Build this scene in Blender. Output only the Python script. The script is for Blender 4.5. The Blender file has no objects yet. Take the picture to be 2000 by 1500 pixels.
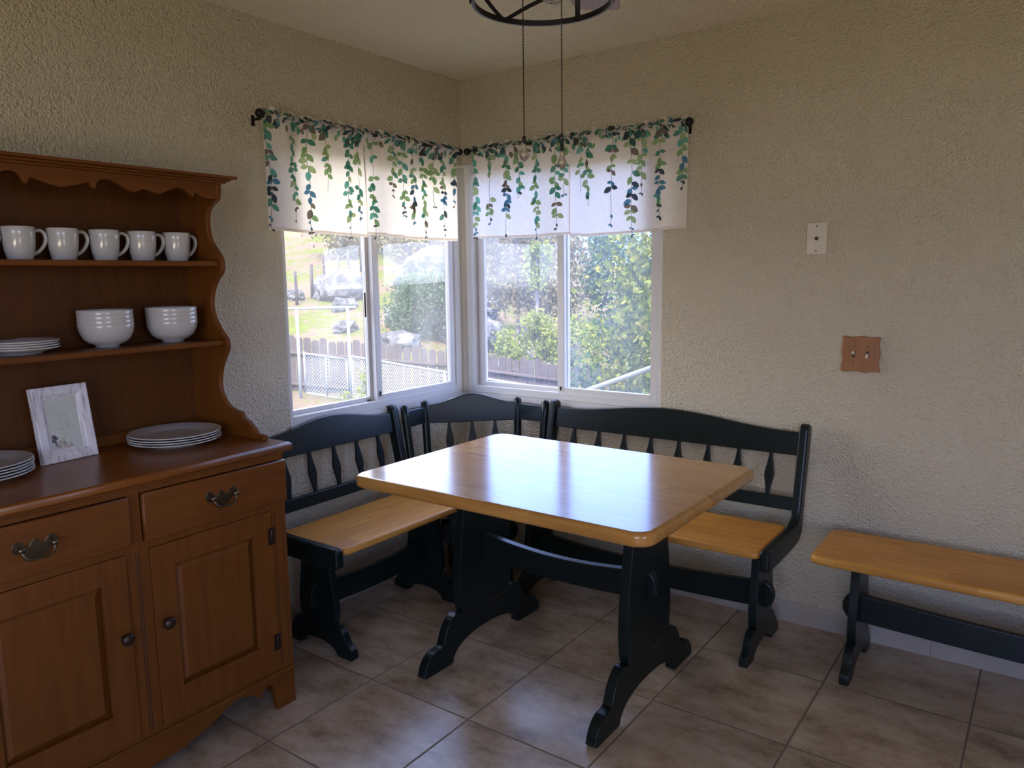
import bpy, bmesh, math, random
from mathutils import Vector, Matrix
from math import sin, cos, pi, radians, sqrt
random.seed(7)
SC = bpy.context.scene
COL = SC.collection

# ------------------------------------------------------------------ camera
cam_d = bpy.data.cameras.new('camera'); cam = bpy.data.objects.new('camera', cam_d); COL.objects.link(cam)
yw, pt, rl = radians(35.7779), radians(-8.0624), radians(-0.7554)
fw = Vector((-sin(yw)*cos(pt), cos(yw)*cos(pt), sin(pt)))
rt = Vector((cos(yw), sin(yw), 0)); up = rt.cross(fw)
r2 = rt*cos(rl)+up*sin(rl); u2 = -rt*sin(rl)+up*cos(rl)
M = Matrix((r2, u2, -fw)).transposed().to_4x4(); M.translation = Vector((2.5215, -3.0794, 1.4255))
cam.matrix_world = M
cam_d.sensor_width = 36; cam_d.lens = 1487.0/2000*36; cam_d.clip_start = 0.02; cam_d.clip_end = 2000
SC.camera = cam

# ------------------------------------------------------------------ world, sun, fill, exposure
SC.view_settings.view_transform = 'Standard'; SC.view_settings.look = 'None'
SC.view_settings.gamma = 1; SC.view_settings.use_curve_mapping = False
SC.view_settings.exposure = 0.10
w = bpy.data.worlds.new('world'); SC.world = w; w.use_nodes = True
nt = w.node_tree; nt.nodes.clear()
def N(t, nt_=None, **k):
    n = (nt_ or nt).nodes.new(t)
    for a, b in k.items(): setattr(n, a, b)
    return n
wo = N('ShaderNodeOutputWorld'); bg = N('ShaderNodeBackground'); tc = N('ShaderNodeTexCoord')
sx = N('ShaderNodeSeparateXYZ'); nt.links.new(tc.outputs['Generated'], sx.inputs[0])
cr = N('ShaderNodeValToRGB'); nt.links.new(sx.outputs['Z'], cr.inputs[0])
e = cr.color_ramp.elements
e[0].position = 0.0; e[0].color = (.80, .86, 1, 1); e[1].position = 1; e[1].color = (.46, .50, .62, 1)
cr2 = N('ShaderNodeMapRange'); cr2.inputs[1].default_value = -.02; cr2.inputs[2].default_value = .0; nt.links.new(sx.outputs['Z'], cr2.inputs[0])
k = e.new(.14); k.color = (.28, .46, 1, 1); k = e.new(.35); k.color = (.22, .38, .92, 1)
no = N('ShaderNodeTexNoise'); no.inputs['Scale'].default_value = 2.3; no.inputs['Detail'].default_value = 6
nt.links.new(tc.outputs['Generated'], no.inputs['Vector'])
mr = N('ShaderNodeMapRange'); mr.inputs[1].default_value = .56; mr.inputs[2].default_value = .70
nt.links.new(no.outputs[0], mr.inputs[0])
# a bank of white cloud to the west (-x)
mw = N('ShaderNodeMapRange'); mw.inputs[1].default_value = -.60; mw.inputs[2].default_value = -.80
nt.links.new(sx.outputs['X'], mw.inputs[0])
mx_ = N('ShaderNodeMath', operation='MAXIMUM'); nt.links.new(mr.outputs[0], mx_.inputs[0]); nt.links.new(mw.outputs[0], mx_.inputs[1])
mc = N('ShaderNodeMix', data_type='RGBA'); nt.links.new(mx_.outputs[0], mc.inputs[0])
nt.links.new(cr.outputs[0], mc.inputs[6]); mc.inputs[7].default_value = (1.0, .98, .97, 1)
mg = N('ShaderNodeMix', data_type='RGBA'); nt.links.new(cr2.outputs[0], mg.inputs[0]); mg.inputs[6].default_value = (.07, .075, .05, 1)
nt.links.new(mc.outputs[2], mg.inputs[7]); nt.links.new(mg.outputs[2], bg.inputs[0]); bg.inputs[1].default_value = 8.0
nt.links.new(bg.outputs[0], wo.inputs[0])

def light(name, kind, loc, rot, energy, color=(1, 1, 1), size=None, size_y=None):
    d = bpy.data.lights.new(name, kind); d.energy = energy; d.color = color
    if size: d.shape = 'RECTANGLE'; d.size = size; d.size_y = size_y or size
    o = bpy.data.objects.new(name, d); COL.objects.link(o); o.location = loc; o.rotation_euler = rot
    return o
sun = light('sun', 'SUN', (0, 0, 10), (0, 0, 0), 12.0, (1, .93, .82)); sun.data.angle = radians(.6)
sun.rotation_euler = Vector((.30, -.52, .80)).to_track_quat('Z', 'Y').to_euler()
# added fill lamps out of view, tilted up to brighten ceiling and walls
light('back_fill', 'AREA', (2.9, -5.25, .88), (radians(154), 0, 0), 40, (1, .88, .70), 1.9, .5)
light('side_fill', 'AREA', (4.44, -3.2, .95), (0, radians(156), 0), 8, (1, .84, .62), .5, 1.3)

# ------------------------------------------------------------------ helpers
MATS = {}
def mat(name, color=(.8, .8, .8), rough=.5, metal=0, coat=0, spec=.5, build=None):
    m = bpy.data.materials.new(name); m.use_nodes = True
    b = m.node_tree.nodes['Principled BSDF']
    b.inputs['Base Color'].default_value = (*color, 1); b.inputs['Roughness'].default_value = rough
    b.inputs['Metallic'].default_value = metal; b.inputs['Coat Weight'].default_value = coat
    b.inputs['Coat Roughness'].default_value = .12
    b.inputs['Specular IOR Level'].default_value = spec
    if build: build(m.node_tree, b)
    MATS[name] = m
    return m
def coords(t):
    return N('ShaderNodeTexCoord', t).outputs['Object']
def noise(t, vec, scale, detail=4, rough=.5, sc=(1, 1, 1)):
    mp = N('ShaderNodeMapping', t); mp.inputs['Scale'].default_value = sc
    t.links.new(vec, mp.inputs[0])
    n = N('ShaderNodeTexNoise', t); n.inputs['Scale'].default_value = scale; n.inputs['Detail'].default_value = detail
    n.inputs['Roughness'].default_value = rough
    t.links.new(mp.outputs[0], n.inputs['Vector'])
    return n.outputs[0]
def ramp(t, fac, stops):
    r = N('ShaderNodeValToRGB', t); t.links.new(fac, r.inputs[0])
    el = r.color_ramp.elements
    while len(el) < len(stops): el.new(.5)
    for q, (p, c) in zip(el, stops): q.position = p; q.color = (*c, 1)
    return r.outputs[0]
def bump(t, b, h, strength=.3, dist=.002):
    n = N('ShaderNodeBump', t); n.inputs['Strength'].default_value = strength; n.inputs['Distance'].default_value = dist
    t.links.new(h, n.inputs['Height']); t.links.new(n.outputs[0], b.inputs['Normal'])
def mth(t, op, a, b_=None):
    n = N('ShaderNodeMath', t, operation=op)
    for i, v in enumerate((a, b_)):
        if v is None: continue
        if isinstance(v, (int, float)): n.inputs[i].default_value = v
        else: t.links.new(v, n.inputs[i])
    return n.outputs[0]
def mixc(t, fac, a, b_, mode='MIX'):
    n = N('ShaderNodeMix', t, data_type='RGBA'); n.blend_type = mode
    for i, v in ((0, fac), (6, a), (7, b_)):
        if isinstance(v, (int, float)): n.inputs[i].default_value = v
        elif isinstance(v, tuple): n.inputs[i].default_value = (*v, 1)
        else: t.links.new(v, n.inputs[i])
    return n.outputs[2]

def plaster(c0, c1):
    def f(t, b):
        v = coords(t)
        h = noise(t, v, 120, 3, .55)
        h2 = noise(t, v, 60, 2, .5)
        hh = mth(t, 'ADD', mth(t, 'MULTIPLY', h, 1.0), mth(t, 'MULTIPLY', h2, .8))
        t.links.new(ramp(t, noise(t, v, 1.3, 3), [(.3, c0), (.7, c1)]), b.inputs['Base Color'])
        bump(t, b, hh, 1, .014)
    return f
mat('plaster_wall', rough=.55, build=plaster((.60, .52, .375), (.635, .555, .405)))
mat('plaster_ceiling', rough=.8, build=plaster((.84, .76, .58), (.87, .79, .61)))

def floor_b(t, b):
    v = coords(t); s = N('ShaderNodeSeparateXYZ', t); t.links.new(v, s.inputs[0])
    S = .443
    def cell(o, off):
        a = mth(t, 'DIVIDE', mth(t, 'SUBTRACT', o, off), S)
        fr = mth(t, 'FRACT', a); fl = mth(t, 'FLOOR', a)
        d = mth(t, 'MINIMUM', fr, mth(t, 'SUBTRACT', 1.0, fr))
        return d, fl
    dx, ix = cell(s.outputs[0], 1.0504-10*S); dy, iy = cell(s.outputs[1], -1.3062-20*S)
    d = mth(t, 'MINIMUM', dx, dy)
    g = N('ShaderNodeMapRange', t); g.inputs[1].default_value = .004; g.inputs[2].default_value = .0085
    t.links.new(d, g.inputs[0])
    cv = N('ShaderNodeCombineXYZ', t); t.links.new(ix, cv.inputs[0]); t.links.new(iy, cv.inputs[1])
    wn = N('ShaderNodeTexWhiteNoise', t, noise_dimensions='3D'); t.links.new(cv.outputs[0], wn.inputs[0])
    off = N('ShaderNodeVectorMath', t, operation='MULTIPLY_ADD'); t.links.new(wn.outputs[1], off.inputs[0])
    off.inputs[1].default_value = (20, 20, 20); t.links.new(v, off.inputs[2])
    n1 = noise(t, off.outputs[0], 5.5, 7, .62, (1, 1.8, 1)); n2 = noise(t, off.outputs[0], 38, 5, .7)
    nn = mth(t, 'ADD', mth(t, 'MULTIPLY', n1, .75), mth(t, 'MULTIPLY', n2, .25))
    col = ramp(t, nn, [(.36, (.22, .155, .095)), (.47, (.33, .245, .165)), (.56, (.40, .31, .22)), (.70, (.46, .37, .27))])
    c = mixc(t, g.outputs[0], (.15, .105, .08), col)
    t.links.new(c, b.inputs['Base Color'])
    rr = N('ShaderNodeMapRange', t); rr.inputs[3].default_value = .8; rr.inputs[4].default_value = .25
    t.links.new(g.outputs[0], rr.inputs[0]); t.links.new(rr.outputs[0], b.inputs['Roughness'])
    bump(t, b, mth(t, 'ADD', mth(t, 'MULTIPLY', g.outputs[0], 1.0), mth(t, 'MULTIPLY', n2, .25)), .5, .003)
mat('floor_tile', rough=.36, build=floor_b)

def wood(stops, axis=0, strip=0, scale=6, coat=0, bumpy=.05, var=.25):
    def f(t, b):
        v = coords(t); s = N('ShaderNodeSeparateXYZ', t); t.links.new(v, s.inputs[0])
        sc = [9, 9, 9]; sc[axis] = .8
        vec = v
        if strip:
            other = 1 if axis == 0 else 0
            fl = mth(t, 'FLOOR', mth(t, 'DIVIDE', s.outputs[other], strip))
            wn = N('ShaderNodeTexWhiteNoise', t, noise_dimensions='1D'); t.links.new(fl, wn.inputs['W'])
            # staves end at random places along the length
            a = mth(t, 'FLOOR', mth(t, 'ADD', mth(t, 'DIVIDE', s.outputs[axis], .42), mth(t, 'MULTIPLY', wn.outputs[0], 7)))
            wn2 = N('ShaderNodeTexWhiteNoise', t, noise_dimensions='2D')
            cv = N('ShaderNodeCombineXYZ', t); t.links.new(fl, cv.inputs[0]); t.links.new(a, cv.inputs[1]); t.links.new(cv.outputs[0], wn2.inputs[0])
            off = N('ShaderNodeVectorMath', t, operation='MULTIPLY_ADD'); t.links.new(wn2.outputs[1], off.inputs[0])
            off.inputs[1].default_value = (9, 9, 9); t.links.new(v, off.inputs[2]); vec = off.outputs[0]
        n = noise(t, vec, scale, 6, .6, tuple(sc)); n2 = noise(t, vec, 2.2, 3, .5, (1, 1, 1))
        h = mth(t, 'ADD', mth(t, 'MULTIPLY', n, .65), mth(t, 'MULTIPLY', n2, .35))
        if strip:
            h = mth(t, 'ADD', h, mth(t, 'MULTIPLY', mth(t, 'SUBTRACT', wn2.outputs[0], .5), var))
        t.links.new(ramp(t, h, stops), b.inputs['Base Color'])
        bump(t, b, n, bumpy, .002)
    return f
tw = [(.25, (.40, .19, .06)), (.48, (.56, .29, .095)), (.62, (.66, .37, .13)), (.8, (.72, .45, .19))]
tw2 = [(p, (c[0]*.68, c[1]*.60, c[2]*.42)) for p, c in tw]
mat('table_wood_x', rough=.20, coat=.42, spec=.45, build=wood(tw2, 0, .062, 6, bumpy=.04, var=.15))
mat('bench_wood_x', rough=.38, spec=.28, build=wood([(p, (c[0]*.86, c[1]*.74, c[2]*.44)) for p, c in tw], 0, .085, 6, bumpy=.06, var=.12))
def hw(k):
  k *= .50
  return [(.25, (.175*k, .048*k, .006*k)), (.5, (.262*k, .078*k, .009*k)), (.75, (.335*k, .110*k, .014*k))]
mat('hutch_wood_y', rough=.42, spec=.35, build=wood(hw(1.0), 1, 0, 5))
mat('hutch_wood_z', rough=.42, spec=.35, build=wood(hw(1.0), 2, 0, 5))
mat('hutch_lit_top_wood', rough=.33, spec=.5, build=wood(hw(1.4), 1, 0, 5))  # lighter copy of the hutch wood, light on the counter painted in
mat('hutch_dark_shaded_wood', rough=.5, spec=.3, build=wood(hw(.62), 2, 0, 5))  # darker copy of the hutch wood, carries painted shade on the back panel
def paint_b(t, b):
    v = coords(t); n = noise(t, v, 14, 4, .6); t.links.new(ramp(t, n, [(.35, (.0035, .0075, .0075)), (.7, (.006, .012, .0115))]), b.inputs['Base Color'])
    n2 = noise(t, v, 120, 3); bump(t, b, n2, .05, .001)
mat('dark_paint', rough=.32, spec=.30, build=paint_b)
def cer(t, b): t.links.new(ramp(t, noise(t, coords(t), 3, 2), [(.3, (.47, .45, .43)), (.7, (.50, .48, .46))]), b.inputs['Base Color'])
mat('white_ceramic', rough=.12, spec=.6, build=cer)
def vin(c): return lambda t, b: t.links.new(ramp(t, noise(t, coords(t), 8, 3), [(.3, tuple(x*.95 for x in c)), (.7, c)]), b.inputs['Base Color'])
mat('white_vinyl', rough=.4, build=vin((.62, .59, .56)))
mat('cream_trim', rough=.45, build=vin((.70, .66, .58)))
mat('baseboard_shaded_paint', rough=.35, build=vin((.36, .31, .26)))  # white board, the shade it stands in put into the colour
mat('groove_dark', rough=.7, build=vin((.030, .010, .005)))
mat('dirt', rough=.9, build=vin((.10, .06, .035)))
mat('black_metal', rough=.4, metal=.6, build=vin((.018, .016, .016)))
mat('aged_brass', rough=.36, metal=1, build=vin((.16, .125, .08)))
mat('dark_bronze', rough=.4, metal=.8, build=vin((.06, .04, .03)))
mat('switch_ivory', rough=.4, build=vin((.68, .60, .48)))
mat('plate_paint', rough=.5, build=vin((.60, .53, .41)))
mat('oak_plate', rough=.45, build=wood([(.3, (.20, .07, .02)), (.7, (.33, .135, .045))], 2, 0, 8))
def wash(t, b):
    v = coords(t); n = noise(t, v, 9, 6, .7, (9, 9, 1.2))
    t.links.new(ramp(t, n, [(.38, (.36, .33, .34)), (.46, (.66, .62, .63)), (.7, (.76, .72, .72))]), b.inputs['Base Color']); bump(t, b, n, .3, .002)
mat('whitewash_wood', rough=.6, build=wash)
mat('print_paper', rough=.25, spec=.5, build=vin((.56, .58, .52)))
mat('print_ink', rough=.5, build=vin((.36, .37, .30)))
mat('print_plum', rough=.5, build=vin((.16, .12, .17)))
mat('print_blush', rough=.5, build=vin((.60, .36, .30)))
mat('print_sage', rough=.5, build=vin((.42, .44, .27)))
mat('fan_blade_wood', rough=.4, build=wood([(.3, (.22, .12, .09)), (.7, (.30, .17, .13))], 0, 0, 5))
mat('crystal', rough=.08, metal=.7, spec=.9, build=vin((.55, .50, .44)))
mat('bulb_glass', rough=.03, build=vin((.95, .92, .9)))
MATS['bulb_glass'].node_tree.nodes['Principled BSDF'].inputs['Transmission Weight'].default_value = .9

def cloth_mat(name, c, tr=.5):
    m = bpy.data.materials.new(name); m.use_nodes = True; t = m.node_tree; t.nodes.clear()
    o = N('ShaderNodeOutputMaterial', t); d = N('ShaderNodeBsdfDiffuse', t); r = N('ShaderNodeBsdfTranslucent', t); x = N('ShaderNodeMixShader', t)
    n = ramp(t, noise(t, coords(t), 60, 3), [(.3, tuple(q*.94 for q in c)), (.7, c)])
    t.links.new(n, d.inputs[0]); t.links.new(n, r.inputs[0]); x.inputs[0].default_value = tr
    t.links.new(d.outputs[0], x.inputs[1]); t.links.new(r.outputs[0], x.inputs[2]); t.links.new(x.outputs[0], o.inputs[0])
    MATS[name] = m
cloth_mat('curtain_cloth', (.88, .81, .735), .52)
LEAF = [(.055, .30, .20), (.12, .36, .26), (.28, .48, .20), (.42, .56, .27), (.018, .05, .07), (.05, .045, .045), (.22, .18, .13), (.07, .26, .40), (.14, .50, .40), (.02, .11, .10)]
for i, c in enumerate(LEAF): cloth_mat('printed_leaf_%d' % i, tuple(q*.92+.06 for q in c), .5)

def glass_mat():
    m = bpy.data.materials.new('window_glass'); m.use_nodes = True; t = m.node_tree; t.nodes.clear()
    o = N('ShaderNodeOutputMaterial', t); tr = N('ShaderNodeBsdfTransparent', t); gl = N('ShaderNodeBsdfGlossy', t); gl.inputs['Roughness'].default_value = .01
    fr = N('ShaderNodeFresnel', t); 
    ge = N('ShaderNodeNewGeometry', t); io = N('ShaderNodeMapRange', t); io.inputs[3].default_value = 1.45; io.inputs[4].default_value = 1/1.45
    t.links.new(ge.outputs['Backfacing'], io.inputs[0]); t.links.new(io.outputs[0], fr.inputs[0])
    x = N('ShaderNodeMixShader', t); t.links.new(fr.outputs[0], x.inputs[0]); t.links.new(tr.outputs[0], x.inputs[1]); t.links.new(gl.outputs[0], x.inputs[2])
    # dusty film that scatters the daylight
    d = N('ShaderNodeBsdfTranslucent', t); d.inputs[0].default_value = (.88, .92, 1, 1)
    n = noise(t, coords(t), 5, 5, .6, (1, 1, .35)); f = N('ShaderNodeMapRange', t); f.inputs[1].default_value = .3; f.inputs[2].default_value = .7; f.inputs[3].default_value = .02; f.inputs[4].default_value = .075
    t.links.new(n, f.inputs[0])
    y = N('ShaderNodeMixShader', t); t.links.new(f.outputs[0], y.inputs[0]); t.links.new(x.outputs[0], y.inputs[1]); t.links.new(d.outputs[0], y.inputs[2])
    t.links.new(y.outputs[0], o.inputs[0]); MATS['window_glass'] = m
glass_mat()

def grass_b(t, b):
    v = coords(t); n = noise(t, v, .42, 6, .7); n2 = noise(t, v, 3.5, 6, .8)
    h = mth(t, 'ADD', mth(t, 'MULTIPLY', n, .5), mth(t, 'MULTIPLY', n2, .5))
    t.links.new(ramp(t, h, [(.40, (.10, .07, .05)), (.49, (.14, .10, .065)), (.53, (.075, .085, .012)), (.62, (.10, .125, .014)), (.74, (.15, .15, .03))]), b.inputs['Base Color']); bump(t, b, n2, .6, .05)
mat('hill_grass', rough=.9, spec=.1, build=grass_b)
def rock_b(t, b):
    v = coords(t); n = noise(t, v, 1.4, 7, .7)
    t.links.new(ramp(t, n, [(.36, (.04, .037, .035)), (.5, (.095, .09, .09)), (.62, (.17, .16, .16))]), b.inputs['Base Color']); bump(t, b, n, 1, .12)
mat('granite', rough=.85, spec=.1, build=rock_b)
mat('fence_wood', rough=.85, spec=.1, build=wood([(.3, (.055, .042, .038)), (.7, (.10, .08, .074))], 2, 0, 3))
mat('galvanized', rough=.45, metal=.3, build=vin((.30, .32, .34)))
mat('white_rail_paint', rough=.4, build=vin((.30, .32, .31)))
mat('stucco_outside', rough=.8, build=vin((.75, .64, .54)))
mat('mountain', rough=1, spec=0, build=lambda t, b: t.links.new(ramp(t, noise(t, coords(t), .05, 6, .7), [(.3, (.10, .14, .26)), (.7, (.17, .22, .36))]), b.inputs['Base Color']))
def leafmat(name, cs):
    m = bpy.data.materials.new(name); m.use_nodes = True; t = m.node_tree; t.nodes.clear()
    o = N('ShaderNodeOutputMaterial', t); d = N('ShaderNodeBsdfDiffuse', t); r = N('ShaderNodeBsdfTranslucent', t); x = N('ShaderNodeMixShader', t)
    cs = [(c[0]*.55, c[1]*.50, c[2]*.36) for c in cs]
    n = ramp(t, noise(t, coords(t), 5, 4, .7), [(.32, cs[0]), (.5, cs[1]), (.66, cs[2])])
    t.links.new(n, d.inputs[0]); t.links.new(n, r.inputs[0]); x.inputs[0].default_value = .4
    t.links.new(d.outputs[0], x.inputs[1]); t.links.new(r.outputs[0], x.inputs[2]); t.links.new(x.outputs[0], o.inputs[0]); MATS[name] = m
leafmat('leaves_yellow_green', [(.10, .17, .09), (.22, .30, .09), (.48, .48, .18)])
leafmat('leaves_blue_green', [(.08, .15, .14), (.14, .24, .18), (.24, .34, .24)])
leafmat('leaves_grey_brown', [(.16, .15, .12), (.30, .28, .22), (.44, .38, .22)])
leafmat('leaves_spring', [(.16, .24, .07), (.34, .44, .12), (.60, .64, .30)])
mat('bark', rough=.9, build=vin((.20, .17, .15)))

class MB:
    def __init__(s): s.v = []; s.f = []; s.m = []; s.cur = 0; s.smooth = []; s.sm = False
    def add(s, vs, fs):
        o = len(s.v); s.v += [tuple(x) for x in vs]
        for f in fs: s.f.append([o+i for i in f]); s.m.append(s.cur); s.smooth.append(s.sm)
        return s
    def box(s, x0, x1, y0, y1, z0, z1):
        x0, x1 = sorted((x0, x1)); y0, y1 = sorted((y0, y1)); z0, z1 = sorted((z0, z1))
        return s.add([(x0, y0, z0), (x1, y0, z0), (x1, y1, z0), (x0, y1, z0), (x0, y0, z1), (x1, y0, z1), (x1, y1, z1), (x0, y1, z1)],
                     [(0, 3, 2, 1), (4, 5, 6, 7), (0, 1, 5, 4), (1, 2, 6, 5), (2, 3, 7, 6), (3, 0, 4, 7)])
    def prism(s, pts, ax, a, b):
        # pts: outline in the two other axes (in xyz order), extruded along ax from a to b
        n = len(pts)
        def P(p, h):
            return {'x': (h, p[0], p[1]), 'y': (p[0], h, p[1]), 'z': (p[0], p[1], h)}[ax]
        vs = [P(p, a) for p in pts]+[P(p, b) for p in pts]
        fs = [tuple(range(n))[::-1], tuple(range(n, 2*n))]+[(i, (i+1) % n, n+(i+1) % n, n+i) for i in range(n)]
        return s.add(vs, fs)
    def tube(s, pts, r, n=10, closed=False, flat=1.0, up_=None):
        pts = [Vector(p) for p in pts]; m = len(pts); rings = []
        rr = r if isinstance(r, (list, tuple)) else [r]*m
        prev = None
        for i, p in enumerate(pts):
            if closed: d = pts[(i+1) % m]-pts[i-1]
            else: d = pts[min(i+1, m-1)]-pts[max(i-1, 0)]
            d.normalize()
            u = Vector(up_) if up_ else (prev if prev is not None else Vector((0, 0, 1) if abs(d.z) < .9 else (1, 0, 0)))
            a = (u-d*u.dot(d)).normalized(); b = d.cross(a); prev = a
            rings.append([p+a*rr[i]*cos(2*pi*j/n)+b*rr[i]*flat*sin(2*pi*j/n) for j in range(n)])
        vs = [q for R in rings for q in R]; fs = []
        for i in range(m if closed else m-1):
            i2 = (i+1) % m
            for j in range(n): fs.append((i*n+j, i*n+(j+1) % n, i2*n+(j+1) % n, i2*n+j))
        if not closed: fs += [tuple(range(n))[::-1], tuple((m-1)*n+j for j in range(n))]
        old = s.sm; s.sm = True; s.add(vs, fs); s.sm = old
        return s
    def lathe(s, prof, c=(0, 0, 0), n=40, ax='z'):
        vs = []; fs = []; m = len(prof)
        for (r, z) in prof:
            for j in range(n):
                a = 2*pi*j/n; p = (r*cos(a), r*sin(a), z)
                if ax == 'x': p = (z, r*cos(a), r*sin(a))
                if ax == 'y': p = (r*sin(a), z, r*cos(a))
                vs.append((p[0]+c[0], p[1]+c[1], p[2]+c[2]))
        for i in range(m-1):
            for j in range(n): fs.append((i*n+j, i*n+(j+1) % n, (i+1)*n+(j+1) % n, (i+1)*n+j))
        if prof[0][0] > 1e-6: fs.append(tuple(range(n))[::-1])
        if prof[-1][0] > 1e-6: fs.append(tuple((m-1)*n+j for j in range(n)))
        old = s.sm; s.sm = True; s.add(vs, fs); s.sm = old
        return s
    def sphere(s, c, r, n=16, sq=(1, 1, 1)):
        vs = []; fs = []; m = n//2
        for i in range(m+1):
            th = pi*i/m
            for j in range(n):
                a = 2*pi*j/n; vs.append((c[0]+r*sq[0]*sin(th)*cos(a), c[1]+r*sq[1]*sin(th)*sin(a), c[2]+r*sq[2]*cos(th)))
        for i in range(m):
            for j in range(n): fs.append((i*n+j, (i+1)*n+j, (i+1)*n+(j+1) % n, i*n+(j+1) % n))
        old = s.sm; s.sm = True; s.add(vs, fs); s.sm = old
        return s
    def build(s, name, mats, parent=None, bevel=0, seg=2, auto=True, tf=None):
        me = bpy.data.meshes.new(name); me.from_pydata([tuple(v) for v in s.v], [], s.f)
        if isinstance(mats, str): mats = [mats]
        for q in mats: me.materials.append(MATS[q])
        for p, mi, sm in zip(me.polygons, s.m, s.smooth): p.material_index = mi; p.use_smooth = sm
        bm = bmesh.new(); bm.from_mesh(me); bmesh.ops.remove_doubles(bm, verts=bm.verts, dist=1e-6)
        bmesh.ops.recalc_face_normals(bm, faces=bm.faces); bm.to_mesh(me); bm.free()
        o = bpy.data.objects.new(name, me); COL.objects.link(o)
        if parent: o.parent = parent
        if bevel:
            b = o.modifiers.new('bevel', 'BEVEL'); b.width = bevel; b.segments = seg; b.limit_method = 'ANGLE'; b.angle_limit = radians(35)
            b.harden_normals = False
        return o
def tag(o, label, cat, group=None):
    o['label'] = label; o['category'] = cat
    if group: o['group'] = group
    return o
def thing(name, label, cat, loc=(0, 0, 0), rz=0, group=None):
    o = bpy.data.objects.new(name, None); COL.objects.link(o); o.location = loc; o.rotation_euler = (0, 0, rz); o.empty_display_size = .1
    return tag(o, label, cat, group)
def struct(o): o['kind'] = 'structure'; return o
def copy_tree(o, parent=None):
    c = o.copy(); COL.objects.link(c)
    if parent: c.parent = parent
    for ch in [q for q in list(bpy.data.objects) if q.parent == o]: copy_tree(ch, c)
    return c
def smooth_curve(pts, k=4):
    out = []
    n = len(pts)
    for i in range(n-1):
        p0 = pts[max(i-1, 0)]; p1 = pts[i]; p2 = pts[i+1]; p3 = pts[min(i+2, n-1)]
        for j in range(k):
            t = j/k
            out.append(tuple(.5*((2*b)+(-a+c)*t+(2*a-5*b+4*c-d)*t*t+(-a+3*b-3*c+d)*t**3) for a, b, c, d in zip(p0, p1, p2, p3)))
    out.append(tuple(pts[-1])); return out

# ------------------------------------------------------------------ room shell
H = 2.397; XR = 4.5; YB = -5.3; ZS = .84; ZT = 1.985; WL = -1.128; WR = 1.112; T = .14
# left wall (x=0), with the window opening running right to the corner
b = MB(); b.box(-T, 0, YB-T, WL, -.02, H); b.box(-T, 0, WL, T, -.02, ZS-.012); b.box(-T, 0, WL, T, ZT, H)
struct(b.build('wall_left', 'plaster_wall'))
b = MB(); b.box(0, WR, 0, T, -.02, ZS-.012); b.box(0, WR, 0, T, ZT, H); b.box(WR, XR+T, 0, T, -.02, H)
struct(b.build('wall_right', 'plaster_wall'))
# unseen back and far right walls, each with an opening added for fill light
b = MB(); b.box(-T, 1.9, YB-T, YB, -.02, H); b.box(3.9, XR+T, YB-T, YB, -.02, H); b.box(1.9, 3.9, YB-T, YB, -.02, .6); b.box(1.9, 3.9, YB-T, YB, 2.3, H)
struct(b.build('wall_back', 'plaster_wall'))
b = MB(); b.box(XR, XR+T, YB, -3.9, -.02, H); b.box(XR, XR+T, -2.5, 0, -.02, H); b.box(XR, XR+T, -3.9, -2.5, -.02, .65); b.box(XR, XR+T, -3.9, -2.5, 2.25, H)
struct(b.build('wall_far_right', 'plaster_wall'))
struct(MB().box(-T, XR+T, YB-T, T, -.12, 0).build('floor', 'floor_tile'))
struct(MB().box(-T, XR+T, YB-T, T, H, H+.12).build('ceiling', 'plaster_ceiling'))
struct(MB().box(-.75, XR+.75, YB-.75, .75, H+.12, H+.2).build('trim_1', 'stucco_outside'))   # unseen roof overhang, added to block the high sun
def frame_only(name, mb): struct(mb.build(name, 'white_vinyl', bevel=.004))
b = MB(); b.box(1.9, 1.95, YB-.1, YB-.04, .6, 2.3); b.box(3.85, 3.9, YB-.1, YB-.04, .6, 2.3); b.box(2.87, 2.93, YB-.1, YB-.04, .6, 2.3); b.box(1.9, 3.9, YB-.1, YB-.04, .6, .65); b.box(1.9, 3.9, YB-.1, YB-.04, 2.25, 2.3)
frame_only('fill_frame_back', b)  # frame added around the back fill lamp's opening
b = MB(); b.box(XR+.04, XR+.1, -3.9, -3.85, .65, 2.25); b.box(XR+.04, XR+.1, -2.55, -2.5, .65, 2.25); b.box(XR+.04, XR+.1, -3.9, -2.5, .65, .7); b.box(XR+.04, XR+.1, -3.9, -2.5, 2.2, 2.25)
frame_only('fill_frame_side', b)  # frame added around the side fill lamp's opening

# baseboards: tall board with a stepped moulded top
BP = [(0, 0), (.012, 0), (.012, .066), (.009, .070), (.009, .074), (.0065, .077), (.005, .084), (0, .086)]
b = MB(); b.prism([(-p, z) for p, z in BP], 'x', .013, 2.216); b.prism([(-p, z) for p, z in BP], 'x', 2.218, XR)
struct(b.build('baseboard_right', 'baseboard_shaded_paint'))
b = MB(); b.prism([(p, z) for p, z in BP], 'y', YB, 0)
struct(b.build('baseboard_left', 'baseboard_shaded_paint'))

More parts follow.
